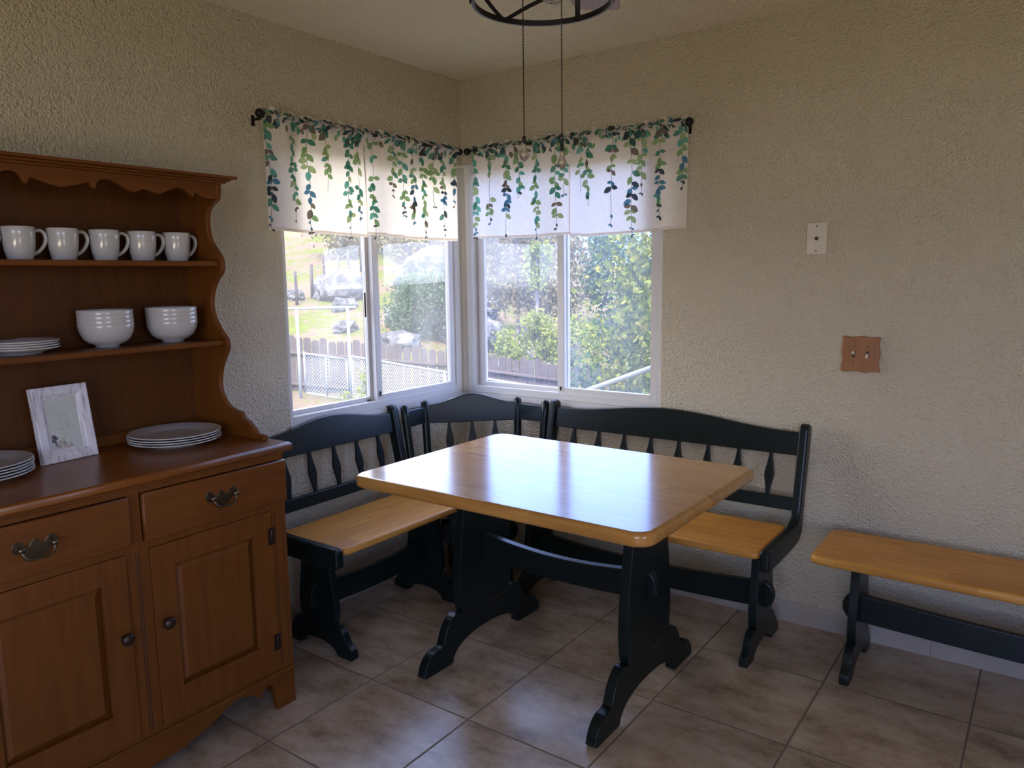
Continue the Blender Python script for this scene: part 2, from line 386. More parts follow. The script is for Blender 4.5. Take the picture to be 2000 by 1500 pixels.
# ---- windows
struct(MB().prism([(0, -1.128), (0, 0), (1.112, 0), (1.112, -.004), (.004, -.004), (.004, -1.128)], 'z', .800, .829).build('trim_4', 'white_vinyl'))
def wbox(mb, left, u0, u1, d0, d1, z0, z1):
    if left: mb.box(-d0, -d1, -u0, -u1, z0, z1)
    else: mb.box(u0, u1, d0, d1, z0, z1)
def make_window(name, left, U1, su0, su1, gu0, gu1):
    # outer frame (U0 near the corner, U1 far jamb)
    U0 = .035; m = MB(); d0, d1 = .008, .075
    wbox(m, left, U0, U0+.022, d0, d1, ZS, ZT); wbox(m, left, U1-.022, U1, d0 if not left else d0, d1, ZS, ZT)
    wbox(m, left, U0+.022, U1-.022, d0, d1, ZS-.012, ZS+.024); wbox(m, left, U0+.022, U1-.022, d0, d1, ZT-.03, ZT)
    wbox(m, left, U0, U0+.022, d0, d1, ZS-.012, ZS); wbox(m, left, U1-.022, U1, d0, d1, ZS-.012, ZS)
    fr = struct(m.build(name, 'white_vinyl', bevel=.003))
    # inner sliding sash
    m = MB(); a, c = su0, su1; z0, z1 = ZS+.022, ZT-.03; dd0, dd1 = .014, .040; w_ = .036
    wbox(m, left, a, a+w_, dd0, dd1, z0, z1); wbox(m, left, c-w_, c, dd0, dd1, z0, z1); wbox(m, left, a+w_, c-w_, dd0, dd1, z0, z0+.028); wbox(m, left, a+w_, c-w_, dd0, dd1, z1-w_, z1)
    s1 = m.build('sliding_sash', 'white_vinyl', fr, bevel=.003)
    m = MB(); wbox(m, left, a+w_-.004, c-w_+.004, .026, .029, z0+.022, z1-w_+.004); m.build('pane', 'window_glass', s1)
    # outer fixed sash
    m = MB(); a, c = gu0, gu1; dd0, dd1 = .045, .068; w_ = .020
    wbox(m, left, a, a+.04, dd0, dd1, z0, z1); wbox(m, left, c-w_, c, dd0, dd1, z0, z1); wbox(m, left, a+.04, c-w_, dd0, dd1, z0, z0+.02); wbox(m, left, a+.04, c-w_, dd0, dd1, z1-w_, z1)
    s2 = m.build('fixed_sash', 'white_vinyl', fr, bevel=.003)
    m = MB(); wbox(m, left, a+.036, c-w_+.004, .056, .059, z0+.016, z1-w_+.004); m.build('pane', 'window_glass', s2)
    return fr
# left window: sliding sash next to the corner; right window: sliding sash away from the corner
wl = make_window('window_1', True, 1.128, .062, .625, .600, 1.104)
wr = make_window('window_2', False, 1.112, .565, 1.088, .060, .605)
# dirt marks on the meeting stiles and sash latches
MB().box(-.0445, -.036, -.660, -.640, .862, .870).box(-.0448, -.043, -.655, -.646, 1.25, 1.36).build('dirt_mark', 'dirt', wl)
def latch(left, u, z, par):
    m = MB()
    if left: m.lathe([(0, 0), (.006, .001), (.006, .004), (0, .005)], (-.014, -u, z), 12, 'x'); m.box(-.013, -.009, -u-.0025, -u+.0025, z-.018, z)
    else: m.lathe([(0, 0), (.005, -.001), (.005, -.004), (0, -.005)], (u, .014, z), 12, 'y'); m.box(u-.002, u+.002, .009, .013, z-.014, z)
    m.build('latch', 'dark_bronze', par)
latch(True, .607, .90, wl); latch(False, .583, .89, wr)
# corner post where the two windows meet
b = MB(); b.prism([(-.075, T), (-.075, -.035), (-.012, -.035), (-.010, -.014), (-.026, -.008), (-.026, .0), (-.020, .020), (.0, .026), (.008, .026), (.014, .010), (.035, .012), (.035, T)], 'z', ZS-.012, ZT)
struct(b.build('trim_2', 'cream_trim'))
struct(MB().prism([(-.03, -.036), (.002, -.036), (.002, -.002), (.036, -.002), (.036, .03), (-.03, .03)], 'z', ZT-.014, ZT-.001).build('trim_3', 'cream_trim', bevel=.003))

# ------------------------------------------------------------------ wall plates
t = thing('cable_wall_plate', 'painted-over cream cable jack plate high on the right wall', 'wall plate', (1.747, 0, 1.552))
MB().box(-.037, .037, -.010, 0, -.060, .060).build('plate', 'plate_paint', t, bevel=.003)
q = MB(); q.lathe([(.007, 0), (.007, -.006), (.0045, -.006), (.0045, -.014), (.0025, -.014), (.0025, -.008), (0, -.008)], (0, -.010, 0), 16, 'y'); q.build('coax_jack', 'aged_brass', t)
for z in (-.046, .046): MB().lathe([(.0030, 0), (.0026, -.0016), (0, -.002)], (-.001, -.010, z), 12, 'y').build('screw', 'dark_bronze', t)
t = thing('light_switch_plate', 'square oak double light switch plate with wavy edges below the cream jack plate', 'light switch', (1.922, 0, 1.118))
pts = []
for i in range(48):
    a = i/48*4; s_ = int(a); f_ = a-s_; wv = .0022*sin(f_*2*pi*2+s_)
    q_ = {0: (-.066+.132*f_, -.066-wv), 1: (.066+wv, -.066+.132*f_), 2: (.066-.132*f_, .066+wv), 3: (-.066-wv, .066-.132*f_)}[s_]
    pts.append(q_)
MB().prism(pts, 'y', -.012, 0).build('plate', 'oak_plate', t, bevel=.003)
for x in (-.024, .024):
    q = MB(); q.box(x-.0055, x+.0055, -.0125, -.0118, -.012, .012); q.build('switch_slot', 'dark_bronze', t)
    q = MB(); q.prism([(-.012, -.008), (-.012, .004), (-.024, -.004), (-.024, -.012)] if x > 0 else [(-.012, -.004), (-.012, .008), (-.024, .012), (-.024, .004)], 'x', x-.004, x+.004); q.build('toggle', 'switch_ivory', t, bevel=.001)
    for z in (-.030, .030): MB().lathe([(.003, 0), (.0026, -.0012), (0, -.0015)], (x, -.012, z), 10, 'y').build('screw', 'aged_brass', t)

# ------------------------------------------------------------------ trestle table
def mirror(h):  # h: right half outline from top to bottom (positive coordinate); mirrored to a closed outline
    return h+[(-a, z) for a, z in reversed(h)]
def rounded_rect(x0, x1, y0, y1, r, n=8):
    out = []
    for cx, cy, a0 in ((x1-r, y1-r, 0), (x0+r, y1-r, 90), (x0+r, y0+r, 180), (x1-r, y0+r, 270)):
        for i in range(n+1):
            a = radians(a0+90*i/n); out.append((cx+r*cos(a), cy+r*sin(a)))
    return out
def slab(pts_fn, z0, z1, rr, seg=5):
    """board with fully rounded edges: pts_fn(inset) gives the outline"""
    m = MB(); rings = []
    prof = []
    for i in range(seg+1):
        a = radians(90*i/seg); prof.append((rr*(1-sin(a)), z0+rr*(1-cos(a)) if False else z0+rr-rr*cos(a)))
    prof2 = [(i_, z1-(z_-z0)) for i_, z_ in reversed(prof)]
    allp = prof+prof2
    rings = [[(x, y, z) for x, y in pts_fn(i_)] for i_, z in allp]
    n = len(rings[0]); vs = [p for R in rings for p in R]; fs = []
    for i in range(len(rings)-1):
        for j in range(n): fs.append((i*n+j, i*n+(j+1) % n, (i+1)*n+(j+1) % n, (i+1)*n+j))
    m.sm = True; m.add(vs, fs); m.sm = False
    m.add(rings[0], [tuple(range(n))[::-1]]); m.add(rings[-1], [tuple(range(n))])
    return m
TT = thing('trestle_table', 'rectangular trestle dining table with glossy honey wood top and black legs', 'table', (1.2126, -1.031, 0), radians(-.4))
TH = .7925
slab(lambda i: rounded_rect(-.533+i, .533-i, -.405+i, .405-i, .050-i*.5), TH-.040, TH, .013).build('tabletop', 'table_wood_x', TT)
col_half = [(.118, .750), (.122, .62), (.130, .55), (.145, .45), (.157, .36), (.161, .28), (.155, .21), (.142, .165)]
foot_half = [(.142, .165), (.160, .183), (.185, .184), (.212, .168), (.236, .140), (.250, .110), (.262, .088), (.285, .083), (.305, .082), (.330, .070), (.352, .045), (.361, .020), (.354, 0), (.215, 0), (.205, .018), (.175, .048), (.130, .066), (.07, .078), (0, .081)]
def leg_outline(ch, fh, sy=1):
    half = smooth_curve(ch, 3)+smooth_curve(fh[1:-9+len(fh) if False else len(fh)], 2)
    half = [(a, max(z, 0)) for a, z in half]
    return half+[(-a, z) for a, z in reversed(half[:-1])]
tl_out = leg_outline(col_half, foot_half)
for lx in (-.455, .242):
    lg = MB().prism([(a+.183, z) for a, z in tl_out], 'x', lx-.018, lx+.018).build('leg', 'dark_paint', TT, bevel=.005, seg=3)
    # seam between the upright and the foot
    MB().box(lx-.0186, lx+.0186, .183-.140, .183+.140, .1655, .1665).build('seam', 'dirt', lg)
    MB().box(lx-.03, lx+.03, .183-.30, .183+.30, .735, .7535).build('cleat', 'dark_paint', TT, bevel=.003)
# stretcher with a concave top, through-tenons and wedges
st = [(-.455+.697*i/16, .437-.020*sin(pi*i/16)) for i in range(17)]+[(.242, .345), (.242, .345)]
st = [(-.455+.697*i/16, .448-.028*sin(pi*i/16)) for i in range(17)]+[(-.455+.697*i/16, .350-.016*sin(pi*i/16)) for i in range(16, -1, -1)]
MB().prism(st, 'y', .183-.016, .183+.016).build('stretcher', 'dark_paint', TT, bevel=.003)
for lx, s_ in ((-.455, -1), (.242, 1)):
    pts = [(lx+s_*.014, .445), (lx+s_*.014, .350)]+[(lx+s_*(.014+.030*cos(radians(a))), .3975+.0475*sin(radians(a))) for a in range(-80, 81, 16)]
    MB().prism(pts, 'y', .183-.016, .183+.016).build('tenon', 'dark_paint', TT, bevel=.004)

# ------------------------------------------------------------------ benches
bl_col = [(.077, .432), (.078, .40), (.080, .35), (.088, .29), (.098, .235), (.102, .18), (.098, .14), (.086, .108)]
bl_foot = [(.086, .108), (.098, .116), (.118, .114), (.138, .098), (.155, .070), (.170, .052), (.184, .040), (.190, .022), (.182, 0), (.108, 0), (.098, .016), (.075, .032), (.04, .042), (0, .045)]
bl_out = leg_outline(bl_col, bl_foot)
SZ = .455
def leg_board(parent, x, yc, thick=.030):
    o = MB().prism([(a+yc, z) for a, z in bl_out], 'x', x-thick/2, x+thick/2).build('leg', 'dark_paint', parent, bevel=.004, seg=2)
    return o
def stretcher(parent, x0, x1, yc):
    n = 16
    top = [(x0+(x1-x0)*i/n, .272-.026*sin(pi*i/n)) for i in range(n+1)]
    bot = [(x0+(x1-x0)*i/n, .170-.014*sin(pi*i/n)) for i in range(n, -1, -1)]
    MB().prism(top+bot, 'y', yc-.013, yc+.013).build('stretcher', 'dark_paint', parent, bevel=.003)
    for x, s_ in ((x0, -1), (x1, 1)):
        pts = [(x+s_*.012, .272), (x+s_*.012, .172)]+[(x+s_*(.012+.040*cos(radians(a))), .222+.050*sin(radians(a))) for a in range(-80, 81, 16)]
        MB().prism(pts, 'y', yc-.013, yc+.013).build('tenon', 'dark_paint', parent, bevel=.004)
ARM_F = [(-.072, .822), (-.090, .735), (-.112, .63), (-.130, .545), (-.142, .500), (-.160, .478), (-.200, .464), (-.300, .462), (-.500, .462)]
ARM_B = [(-.502, .385), (-.360, .384), (-.200, .386), (-.130, .396), (-.098, .430), (-.082, .500), (-.062, .600), (-.030, .740), (-.014, .818)]
def arm(parent, x0, x1):
    pts = smooth_curve(ARM_F, 4)+[(-.514, .455), (-.514, .392)]+smooth_curve(ARM_B, 4)+[(-.020, .832), (-.045, .840), (-.066, .834)]
    o = MB().prism(pts, 'x', x0, x1).build('end_frame', 'dark_paint', parent, bevel=.009, seg=4)
    for (y, z) in ((-.095, .53), (-.115, .43)):
        xs = x1 if x1 > 0 else x0; s_ = 1 if x1 > 0 else -1
        m = MB(); m.lathe([(.006, 0), (.005, s_*.0018), (0, s_*.002)], (xs, y, z), 12, 'x'); m.build('bolt_cap', 'dark_bronze', o)
    return o
def yb(z): return -.050-(.80-z)*.185
def tilted_board(mb, outline, thick=.022, yoff=0):
    """outline in (x,z); the board leans back with yb(z)"""
    n = len(outline)
    vs = [(x, yb(z)-thick/2+yoff, z) for x, z in outline]+[(x, yb(z)+thick/2+yoff, z) for x, z in outline]
    fs = [tuple(range(n)), tuple(range(n, 2*n))[::-1]]+[(i, n+i, n+(i+1) % n, (i+1) % n) for i in range(n)]
    mb.add(vs, fs); return mb
def crest(parent, x0, x1, ztop0, rise, zb, name='crest_rail'):
    n = 40; top = []
    for i in range(n+1):
        f = i/n; d = abs(f-.5)*2
        k = 0 if d > .93 else (.5+.5*cos(pi*d/.93))
        top.append((x0+(x1-x0)*f, ztop0+rise*k))
    o = tilted_board(MB(), [(x1, zb), (x0, zb)]+top).build(name, 'dark_paint', parent, bevel=.004)
    return o
def spindle(parent, x, z0=.546, z1=.722):
    h = z1-z0; half = [(.0075, 0), (.0085, .10), (.0120, .24), (.0175, .40), (.0190, .50), (.0165, .60), (.0115, .74), (.0075, .88), (.0065, 1)]
    out = [(x+a, z0+h*t) for a, t in smooth_curve(half, 3)]
    out = out+[(2*x-a, z) for a, z in reversed(out)]
    tilted_board(MB(), out, .012).build('spindle', 'dark_paint', parent, bevel=.002)
def bench_with_back(name, label, loc, rz, half, nsp, ucov, group=None, legx=.09, crest_rise=.042):
    B = thing(name, label, 'bench', loc, rz, group)
    slab(lambda i: rounded_rect(-half+.038+i, half-.038-i, -.512+i, -.150-i, .030-i*.4), SZ-.030, SZ, .012).build('seat', 'bench_wood_x', B)
    arm(B, -half, -half+.036); arm(B, half-.036, half)
    for s_ in (-1, 1): leg_board(B, s_*(half-legx), -.30)
    stretcher(B, -half+legx, half-legx, -.30)
    crest(B, -half+.034, half-.034, .806, crest_rise, .716)
    tilted_board(MB(), [(-half+.034, .503), (half-.034, .503), (half-.034, .552), (-half+.034, .552)], .020).build('lower_rail', 'dark_paint', B, bevel=.003)
    sp = .1305
    for i in range(nsp): spindle(B, (i-(nsp-1)/2)*sp)
    return B
bench_with_back('spindle_back_bench', 'long black bench with wooden seat and eight spindles under the right window', (1.165, 0, 0), 0, .597, 8, None)
bench_with_back('spindle_back_bench', 'short black bench with wooden seat and arched back between hutch and corner', (-.030, -.943, 0), radians(90), .395, 5, None)

# backless bench
B = thing('backless_bench', 'backless bench with long wooden seat on black trestle legs at far right', 'bench', (2.64, 0, 0))
slab(lambda i: rounded_rect(-.77+i, .77-i, -.432+i, -.082-i, .035-i*.4), SZ-.032, SZ, .012).build('seat', 'bench_wood_x', B)
for s_ in (-1, 1): leg_board(B, s_*.640, -.225)
stretcher(B, -.640, .640, -.225)

# corner bench unit
B = thing('corner_bench', 'black corner bench section with arched diagonal back between the two longer benches', 'bench', (0, 0, 0))
slab(lambda i: [(.10+i, -.535+i), (.44-i*.4, -.535+i), (.535-i, -.44+i*.4), (.535-i, -.10-i), (.38, -.10-i), (.10+i, -.38)], SZ-.030, SZ, .010).build('seat', 'bench_wood_x', B)
def lean_post(parent, top, bot, r=.019, name='post'):
    a = Vector(bot); c = Vector(top); pts = [a+(c-a)*i/8 for i in range(9)]+[c+(c-a).normalized()*.012]
    MB().tube(pts, [r]*9+[r*.45], 12).build(name, 'dark_paint', parent)
Z1 = .822
pB, pC, pD, pE = (.052, -.520), (.046, -.372), (.368, -.046), (.538, -.052)
def inn(p, k=.055):
    return {pB: (p[0]+k, p[1]), pC: (p[0]+k*.8, p[1]-k*.5), pD: (p[0]+k*.5, p[1]-k*.8), pE: (p[0], p[1]-k)}[p]
for p in (pB, pC, pD, pE):
    lean_post(B, (p[0], p[1], Z1), (*inn(p), .43))
def span_board(name, p, q, zt0, zt1, rise, zb, parent, n=30, thick=.022, flat=True):
    """board between posts p and q following their lean"""
    pi_, qi = inn(p), inn(q)
    def at(f, z):
        g = (Z1-z)/(Z1-.43)
        a = Vector((p[0]+(pi_[0]-p[0])*g, p[1]+(pi_[1]-p[1])*g)); c = Vector((q[0]+(qi[0]-q[0])*g, q[1]+(qi[1]-q[1])*g))
        return a+(c-a)*f
    nrm = (Vector(q)-Vector(p)).normalized(); nrm = Vector((nrm.y, -nrm.x))*thick/2
    top = []
    for i in range(n+1):
        f = i/n; d = abs(f-.5)*2; k = 0 if d > .93 else .5+.5*cos(pi*d/.93); top.append((f, zt0+rise*k))
    out = [(1, zb), (0, zb)]+top
    m = len(out); vs = []
    for s_ in (1, -1):
        for f, z in out: c = at(f, z); vs.append((c.x+s_*nrm.x, c.y+s_*nrm.y, z))
    fs = [tuple(range(m)), tuple(range(m, 2*m))[::-1]]+[(i, m+i, m+(i+1) % m, (i+1) % m) for i in range(m)]
    return MB().add(vs, fs).build(name, 'dark_paint', parent, bevel=.004), at
span_board('side_rail', pB, pC, .805, .805, 0, .728, B, 2); span_board('side_rail', pD, pE, .805, .805, 0, .728, B, 2)
_, at_ = span_board('crest_rail', pC, pD, .813, .813, .046, .724, B)
span_board('lower_rail', pC, pD, .552, .552, 0, .503, B, 2); span_board('lower_rail', pB, pC, .552, .552, 0, .503, B, 2); span_board('lower_rail', pD, pE, .552, .552, 0, .503, B, 2)
dirv = (Vector(pD)-Vector(pC)).normalized(); nv = Vector((dirv.y, -dirv.x))*.006
for k_ in range(3):
    f0 = (k_+1)/4; z0, z1 = .546, .732; h = z1-z0
    half = smooth_curve([(.0075, 0), (.0085, .10), (.0120, .24), (.0175, .40), (.0190, .50), (.0165, .60), (.0115, .74), (.0075, .88), (.0065, 1)], 3)
    out = [(a, z0+h*t_) for a, t_ in half]+[(-a, z0+h*t_) for a, t_ in reversed(half)]
    vs = []
    for s_ in (1, -1):
        for a, z in out: c = at_(f0, z)+dirv*a; vs.append((c.x+s_*nv.x, c.y+s_*nv.y, z))
    m = len(out)
    MB().add(vs, [tuple(range(m)), tuple(range(m, 2*m))[::-1]]+[(i, m+i, m+(i+1) % m, (i+1) % m) for i in range(m)]).build('spindle', 'dark_paint', B, bevel=.002)
# its two leg boards and the diagonal stretcher between them
dd = Vector((1, 1, 0)).normalized()
for c in ((.255, -.425), (.435, -.245)):
    # boards stand along the diagonal that points to the corner
    o = MB().prism([(a*.9, z) for a, z in bl_out], 'x', -.015, .015).build('leg', 'dark_paint', B, bevel=.004)
    o.location = (c[0]-.05, c[1]+.05, 0); o.rotation_euler = (0, 0, radians(45))
o = MB().prism([(-.18, .268), (.18, .268)]+[(.18+.0, .17)]+[(-.18, .17)], 'y', -.013, .013).build('stretcher', 'dark_paint', B, bevel=.003)
o.location = (.295, -.285, 0); o.rotation_euler = (0, 0, radians(45))
for s_ in (-1, 1):
    pts = [(s_*.135, .270), (s_*.135, .172)]+[(s_*(.145+.036*cos(radians(a))), .221+.049*sin(radians(a))) for a in range(-90, 91, 15)]
    o = MB().prism(pts, 'y', -.013, .013).build('tenon', 'dark_paint', B, bevel=.003)
    o.location = (.345, -.335, 0); o.rotation_euler = (0, 0, radians(45))

# ------------------------------------------------------------------ hutch
HU = thing('wooden_hutch', 'tall brown wooden hutch with open plate shelves above drawers and doors', 'hutch', (0, 0, 0))
YR, YL, YC = -1.548, -2.546, -2.047
BX = .026   # back stands just off the baseboard
b = MB(); b.box(BX, .470, YR-.018, YR, .0, .872); b.box(BX, .470, YL, YL+.018, .0, .872); b.box(BX, .470, YL+.018, YR-.018, .130, .150); b.box(BX, BX+.012, YL+.018, YR-.018, .130, .872)
b.box(BX+.012, .470, YC-.01, YC+.01, .150, .872)
b.build('cabinet_body', 'hutch_wood_z', HU, bevel=.002)
# face frame
b = MB()
for y0, y1 in ((YL, YL+.060), (YC-.033, YC+.033), (YR-.060, YR)): b.box(.470, .488, y0, y1, .146, .684)
for y0, y1 in ((YL, YL+.020), (YC-.018, YC+.018), (YR-.020, YR)): b.box(.470, .488, y0, y1, .708, .846)
b.box(.470, .488, YL, YR, .846, .871); b.box(.470, .488, YL, YR, .684, .708); b.box(.470, .488, YL, YR, .118, .146)
ff = b.build('face_frame', 'hutch_wood_z', HU)
# grooves that decorate the stiles
for y in (YR-.014, YR-.044, YC-.004, YC+.004, YL+.014, YL+.044):
    MB().box(.4875, .4886, y-.0012, y+.0012, .150, .684).build('groove', 'groove_dark', ff)
MB().box(.4870, .4955, YL-.001, YR+.001, .861, .872).build('moulding', 'hutch_wood_y', HU, bevel=.002)
# counter top
slab(lambda i: [(BX+i, YL-.022+i), (.512-i, YL-.022+i), (.512-i, YR+.024-i), (BX+i, YR+.024-i)], .872, .8985, .007).build('counter_top', 'hutch_lit_top_wood', HU)
# drawers with bat-wing pulls
def pull(parent, y, z, x):
    half = [(0, .026), (.008, .018), (.014, .009), (.022, .012), (.030, .022), (.040, .026), (.049, .022), (.053, .012), (.050, .002), (.044, -.006), (.036, -.004), (.030, -.012), (.020, -.020), (.010, -.024), (.004, -.030), (0, -.032)]
    out = half+[(-a, c) for a, c in reversed(half[1:-1])]
    p = MB().prism([(y+a, z+c) for a, c in out], 'x', x, x+.003).build('back_plate', 'aged_brass', parent, bevel=.001)
    for s_ in (-1, 1): MB().lathe([(.007, 0), (.006, .008), (.004, .012), (.0075, .017), (.007, .022), (0, .024)], (x+.002, y+s_*.038, z+.007), 14, 'x').build('post', 'aged_brass', p)
    pts = [(x+.020, y-.038, z+.006), (x+.023, y-.036, z-.006), (x+.025, y-.028, z-.016), (x+.026, y-.014, z-.021), (x+.026, y, z-.019), (x+.026, y+.014, z-.021), (x+.025, y+.028, z-.016), (x+.023, y+.036, z-.006), (x+.020, y+.038, z+.006)]
    MB().tube(smooth_curve(pts, 3), .0034, 8).build('bail', 'aged_brass', p)
for y0, y1 in ((YC+.019, YR-.001), (YL+.001, YC-.019)):
    d = slab(lambda i: [(y0+i, .709+i), (y1-i, .709+i), (y1-i, .845-i), (y0+i, .845-i)], 0, .018, .005)
    d.v = [(.488+z, x, y) for x, y, z in d.v]
    d = d.build('drawer', 'hutch_wood_y', HU)
    pull(d, (y0+y1)/2, .777, .506)
# doors: frame, recessed panel, knob, hinges
def knob(parent, y, z, x):
    MB().lathe([(.007, 0), (.006, .010), (.009, .014), (.016, .018), (.0175, .024), (.014, .030), (.006, .033), (0, .0335)], (x, y, z), 20, 'x').build('knob', 'dark_bronze', parent)
for y0, y1, ky, hy in ((YC+.034, YR-.061, YC+.062, YR-.069), (YL+.061, YC-.034, YC-.058, YL+.069)):
    z0, z1 = .147, .683; m = MB(); s_ = .070
    m.box(.478, .494, y0, y0+s_, z0, z1); m.box(.478, .494, y1-s_, y1, z0, z1); m.box(.478, .494, y0+s_, y1-s_, z0, z0+.095); m.box(.478, .494, y0+s_, y1-s_, z1-.068, z1)
    d = m.build('door', 'hutch_wood_z', HU, bevel=.0015)
    iy0, iy1, iz0, iz1 = y0+s_, y1-s_, z0+.095, z1-.068
    m = MB(); e1, e2 = 0, .022
    # raised field with a sloped margin, sunk behind the frame
    A = [(.479, iy0, iz0), (.479, iy1, iz0), (.479, iy1, iz1), (.479, iy0, iz1)]; C_ = [(.4915, iy0+.020, iz0+.020), (.4915, iy1-.020, iz0+.020), (.4915, iy1-.020, iz1-.020), (.4915, iy0+.020, iz1-.020)]
    m.add(A+C_, [(4, 5, 6, 7)]+[(i, (i+1) % 4, 4+(i+1) % 4, 4+i) for i in range(4)]+[(3, 2, 1, 0)])
    m.build('door_panel', 'hutch_wood_z', d)
    knob(d, ky, .456, .494)
    for hz in (.238, .600):
        m = MB(); m.box(.494, .4965, hy-.008, hy+.016, hz-.028, hz+.028); m.tube([(.498, hy+.004, hz-.022), (.498, hy+.004, hz+.022)], .0035, 8); m.build('hinge', 'dark_bronze', d, bevel=.0008)
# scalloped plinth
hs = [(0, .040), (.07, .044), (.14, .058), (.20, .080), (.25, .100), (.285, .107), (.32, .100), (.345, .086), (.357, .070), (.366, .078), (.38, .096), (.395, .103), (.41, .096), (.420, .078), (.424, .0), (.499, .0)]
top = [(.499, .128), (0, .128)]
half = smooth_curve(hs[:14], 3)+hs[14:]
out = [(YC+a, z) for a, z in half]+[(YC+.499, .128), (YC-.499, .128)]+[(YC-a, z) for a, z in reversed(half[1:])]
MB().prism(out, 'x', .470, .490).build('skirt', 'hutch_wood_y', HU, bevel=.0015)
b = MB(); b.box(.4895, .4975, YL, YR, .121, .133); b.build('moulding', 'hutch_wood_y', HU, bevel=.003)
# upper part
SP = [(.233, 1.744), (.250, 1.738), (.248, 1.700), (.236, 1.682), (.205, 1.668), (.183, 1.640), (.181, 1.590), (.196, 1.550), (.226, 1.520), (.247, 1.487), (.243, 1.452), (.212, 1.425), (.186, 1.392), (.174, 1.350), (.182, 1.305), (.212, 1.262), (.245, 1.228), (.249, 1.200), (.230, 1.168), (.205, 1.130), (.192, 1.085), (.198, 1.040), (.226, 1.006), (.262, .990), (.300, .984)]
SP2 = [(.306, .978), (.312, .966), (.340, .956), (.368, .936), (.378, .923), (.382, .918)]
prof = smooth_curve(SP, 4)+SP2+[(.420, .918), (.420, .8985), (BX, .8985), (BX, 1.744)]
for y0 in (YR-.018, YL): MB().prism(prof, 'y', y0, y0+.018).build('side_panel', 'hutch_wood_z', HU, bevel=.003)
MB().box(BX, BX+.010, YL+.018, YR-.018, .8985, 1.744).build('back_panel', 'hutch_dark_shaded_wood', HU)  # shade of the deep shelves is painted into this panel
MB().box(BX+.010, BX+.022, YL+.018, YR-.018, .8985, .935).build('back_rail', 'hutch_wood_y', HU, bevel=.003)
for z in (1.4875, 1.2245):
    MB().box(BX+.010, .238, YL+.018, YR-.018, z-.017, z).build('shelf', 'hutch_wood_y', HU, bevel=.004)
vh = [(0, 1.686), (.033, 1.693), (.072, 1.7045), (.080, 1.702), (.088, 1.688), (.096, 1.697), (.103, 1.712), (.129, 1.719), (.164, 1.706), (.204, 1.688), (.238, 1.701), (.281, 1.689), (.311, 1.700), (.353, 1.714), (.385, 1.700), (.395, 1.689), (.407, 1.704), (.436, 1.689), (.481, 1.688)]
half = smooth_curve(vh, 3)
out = [(YC+a, z) for a, z in half]+[(YC+.481, 1.744), (YC-.481, 1.744)]+[(YC-a, z) for a, z in reversed(half[1:])]
MB().prism(out, 'x', .230, .248).build('valance', 'hutch_wood_y', HU, bevel=.002)
b = MB(); b.box(BX, .262, YL-.012, YR+.012, 1.738, 1.745); b.box(BX, .272, YL-.022, YR+.022, 1.745, 1.752); b.box(BX, .288, YL-.038, YR+.038, 1.752, 1.761)
b.build('cornice', 'hutch_wood_y', HU, bevel=.0022)

# ------------------------------------------------------------------ crockery
def mug_proto(label, loc):
    m = MB(); R = .0425; Hh = .094
    o_ = [(0, .003), (.027, .003), (.028, 0), (.031, 0), (.033, .006), (.0375, .025), (.0408, .05), (.0422, .075), (R, Hh-.002), (R-.001, Hh), (R-.003, Hh-.001), (.0385, .075), (.036, .04), (.030, .012), (0, .010)]
    m.lathe(o_, (0, 0, 0), 36)
    t = thing('mug', label, 'mug', loc, 0, 'white mugs on the upper hutch shelf')
    m.build('cup', 'white_ceramic', t)
    pts = smooth_curve([(0, .039, .080), (0, .052, .086), (0, .066, .080), (0, .071, .062), (0, .064, .042), (0, .050, .026), (0, .034, .017)], 5)
    MB().tube(pts, .0052, 10, flat=1.5).build('handle', 'white_ceramic', t)
    return t
MZ = 1.4875
ms = [(-1.644, 'white mug on the upper shelf, rightmost of the row next to the side panel', 4),
      (-1.762, 'white mug on the upper shelf, second from the right end of the row', 0),
      (-1.880, 'white mug on the upper shelf, middle of the five whole mugs in view', -3),
      (-2.001, 'white mug on the upper shelf, second from the left among the whole mugs', 2),
      (-2.119, 'white mug on the upper shelf, leftmost one seen whole', 0),
      (-2.240, 'white mug on the upper shelf cut by the left photo edge, only its handle showing', 0)]
m0 = mug_proto(ms[0][1], (.125, ms[0][0], MZ)); m0.rotation_euler.z = radians(ms[0][2])
for y, lb, r_ in ms[1:]:
    c = copy_tree(m0); c.location = (.125, y, MZ); c.rotation_euler.z = radians(r_); c['label'] = lb
def bowl_mesh(r=.079, h=.074):
    m = MB(); k = r/.079
    o_ = [(0, .002), (.030*k, .002), (.031*k, 0), (.034*k, 0), (.035*k, .008), (.052*k, .014), (.066*k, .026), (.075*k, .045), (.0785*k, .062), (r, h), (r-.001, h+.001), (r-.0035, h-.001), (.0745*k, .055), (.069*k, .038), (.058*k, .022), (.04*k, .013), (0, .011)]
    m.lathe(smooth_curve(o_[:4], 1)+o_[4:], (0, 0, 0), 48); return m
bw = bowl_mesh().build('bowl', 'white_ceramic')
def bowls(x, y, n, labels, group, proto):
    for i in range(n):
        o = proto if (proto.get('label') is None) else proto.copy()
        if o is not proto: COL.objects.link(o)
        tag(o, labels[i], 'bowl', group); o.location = (x+.0008*i, y-.0006*i, 1.2245+.0135*i)
nmL = ['bottom white bowl with visible foot in the left bowl stack', 'second bowl up in the left bowl stack on the lower shelf', 'third bowl up in the left bowl stack on the lower shelf', 'top white bowl of the left bowl stack on the lower shelf']
nmR = [s_.replace('left', 'right') for s_ in nmL]
bowls(.128, -1.899, 4, nmL, 'white bowls in the left stack', bw)
bowls(.128, -1.683, 4, nmR, 'white bowls in the right stack', bw)
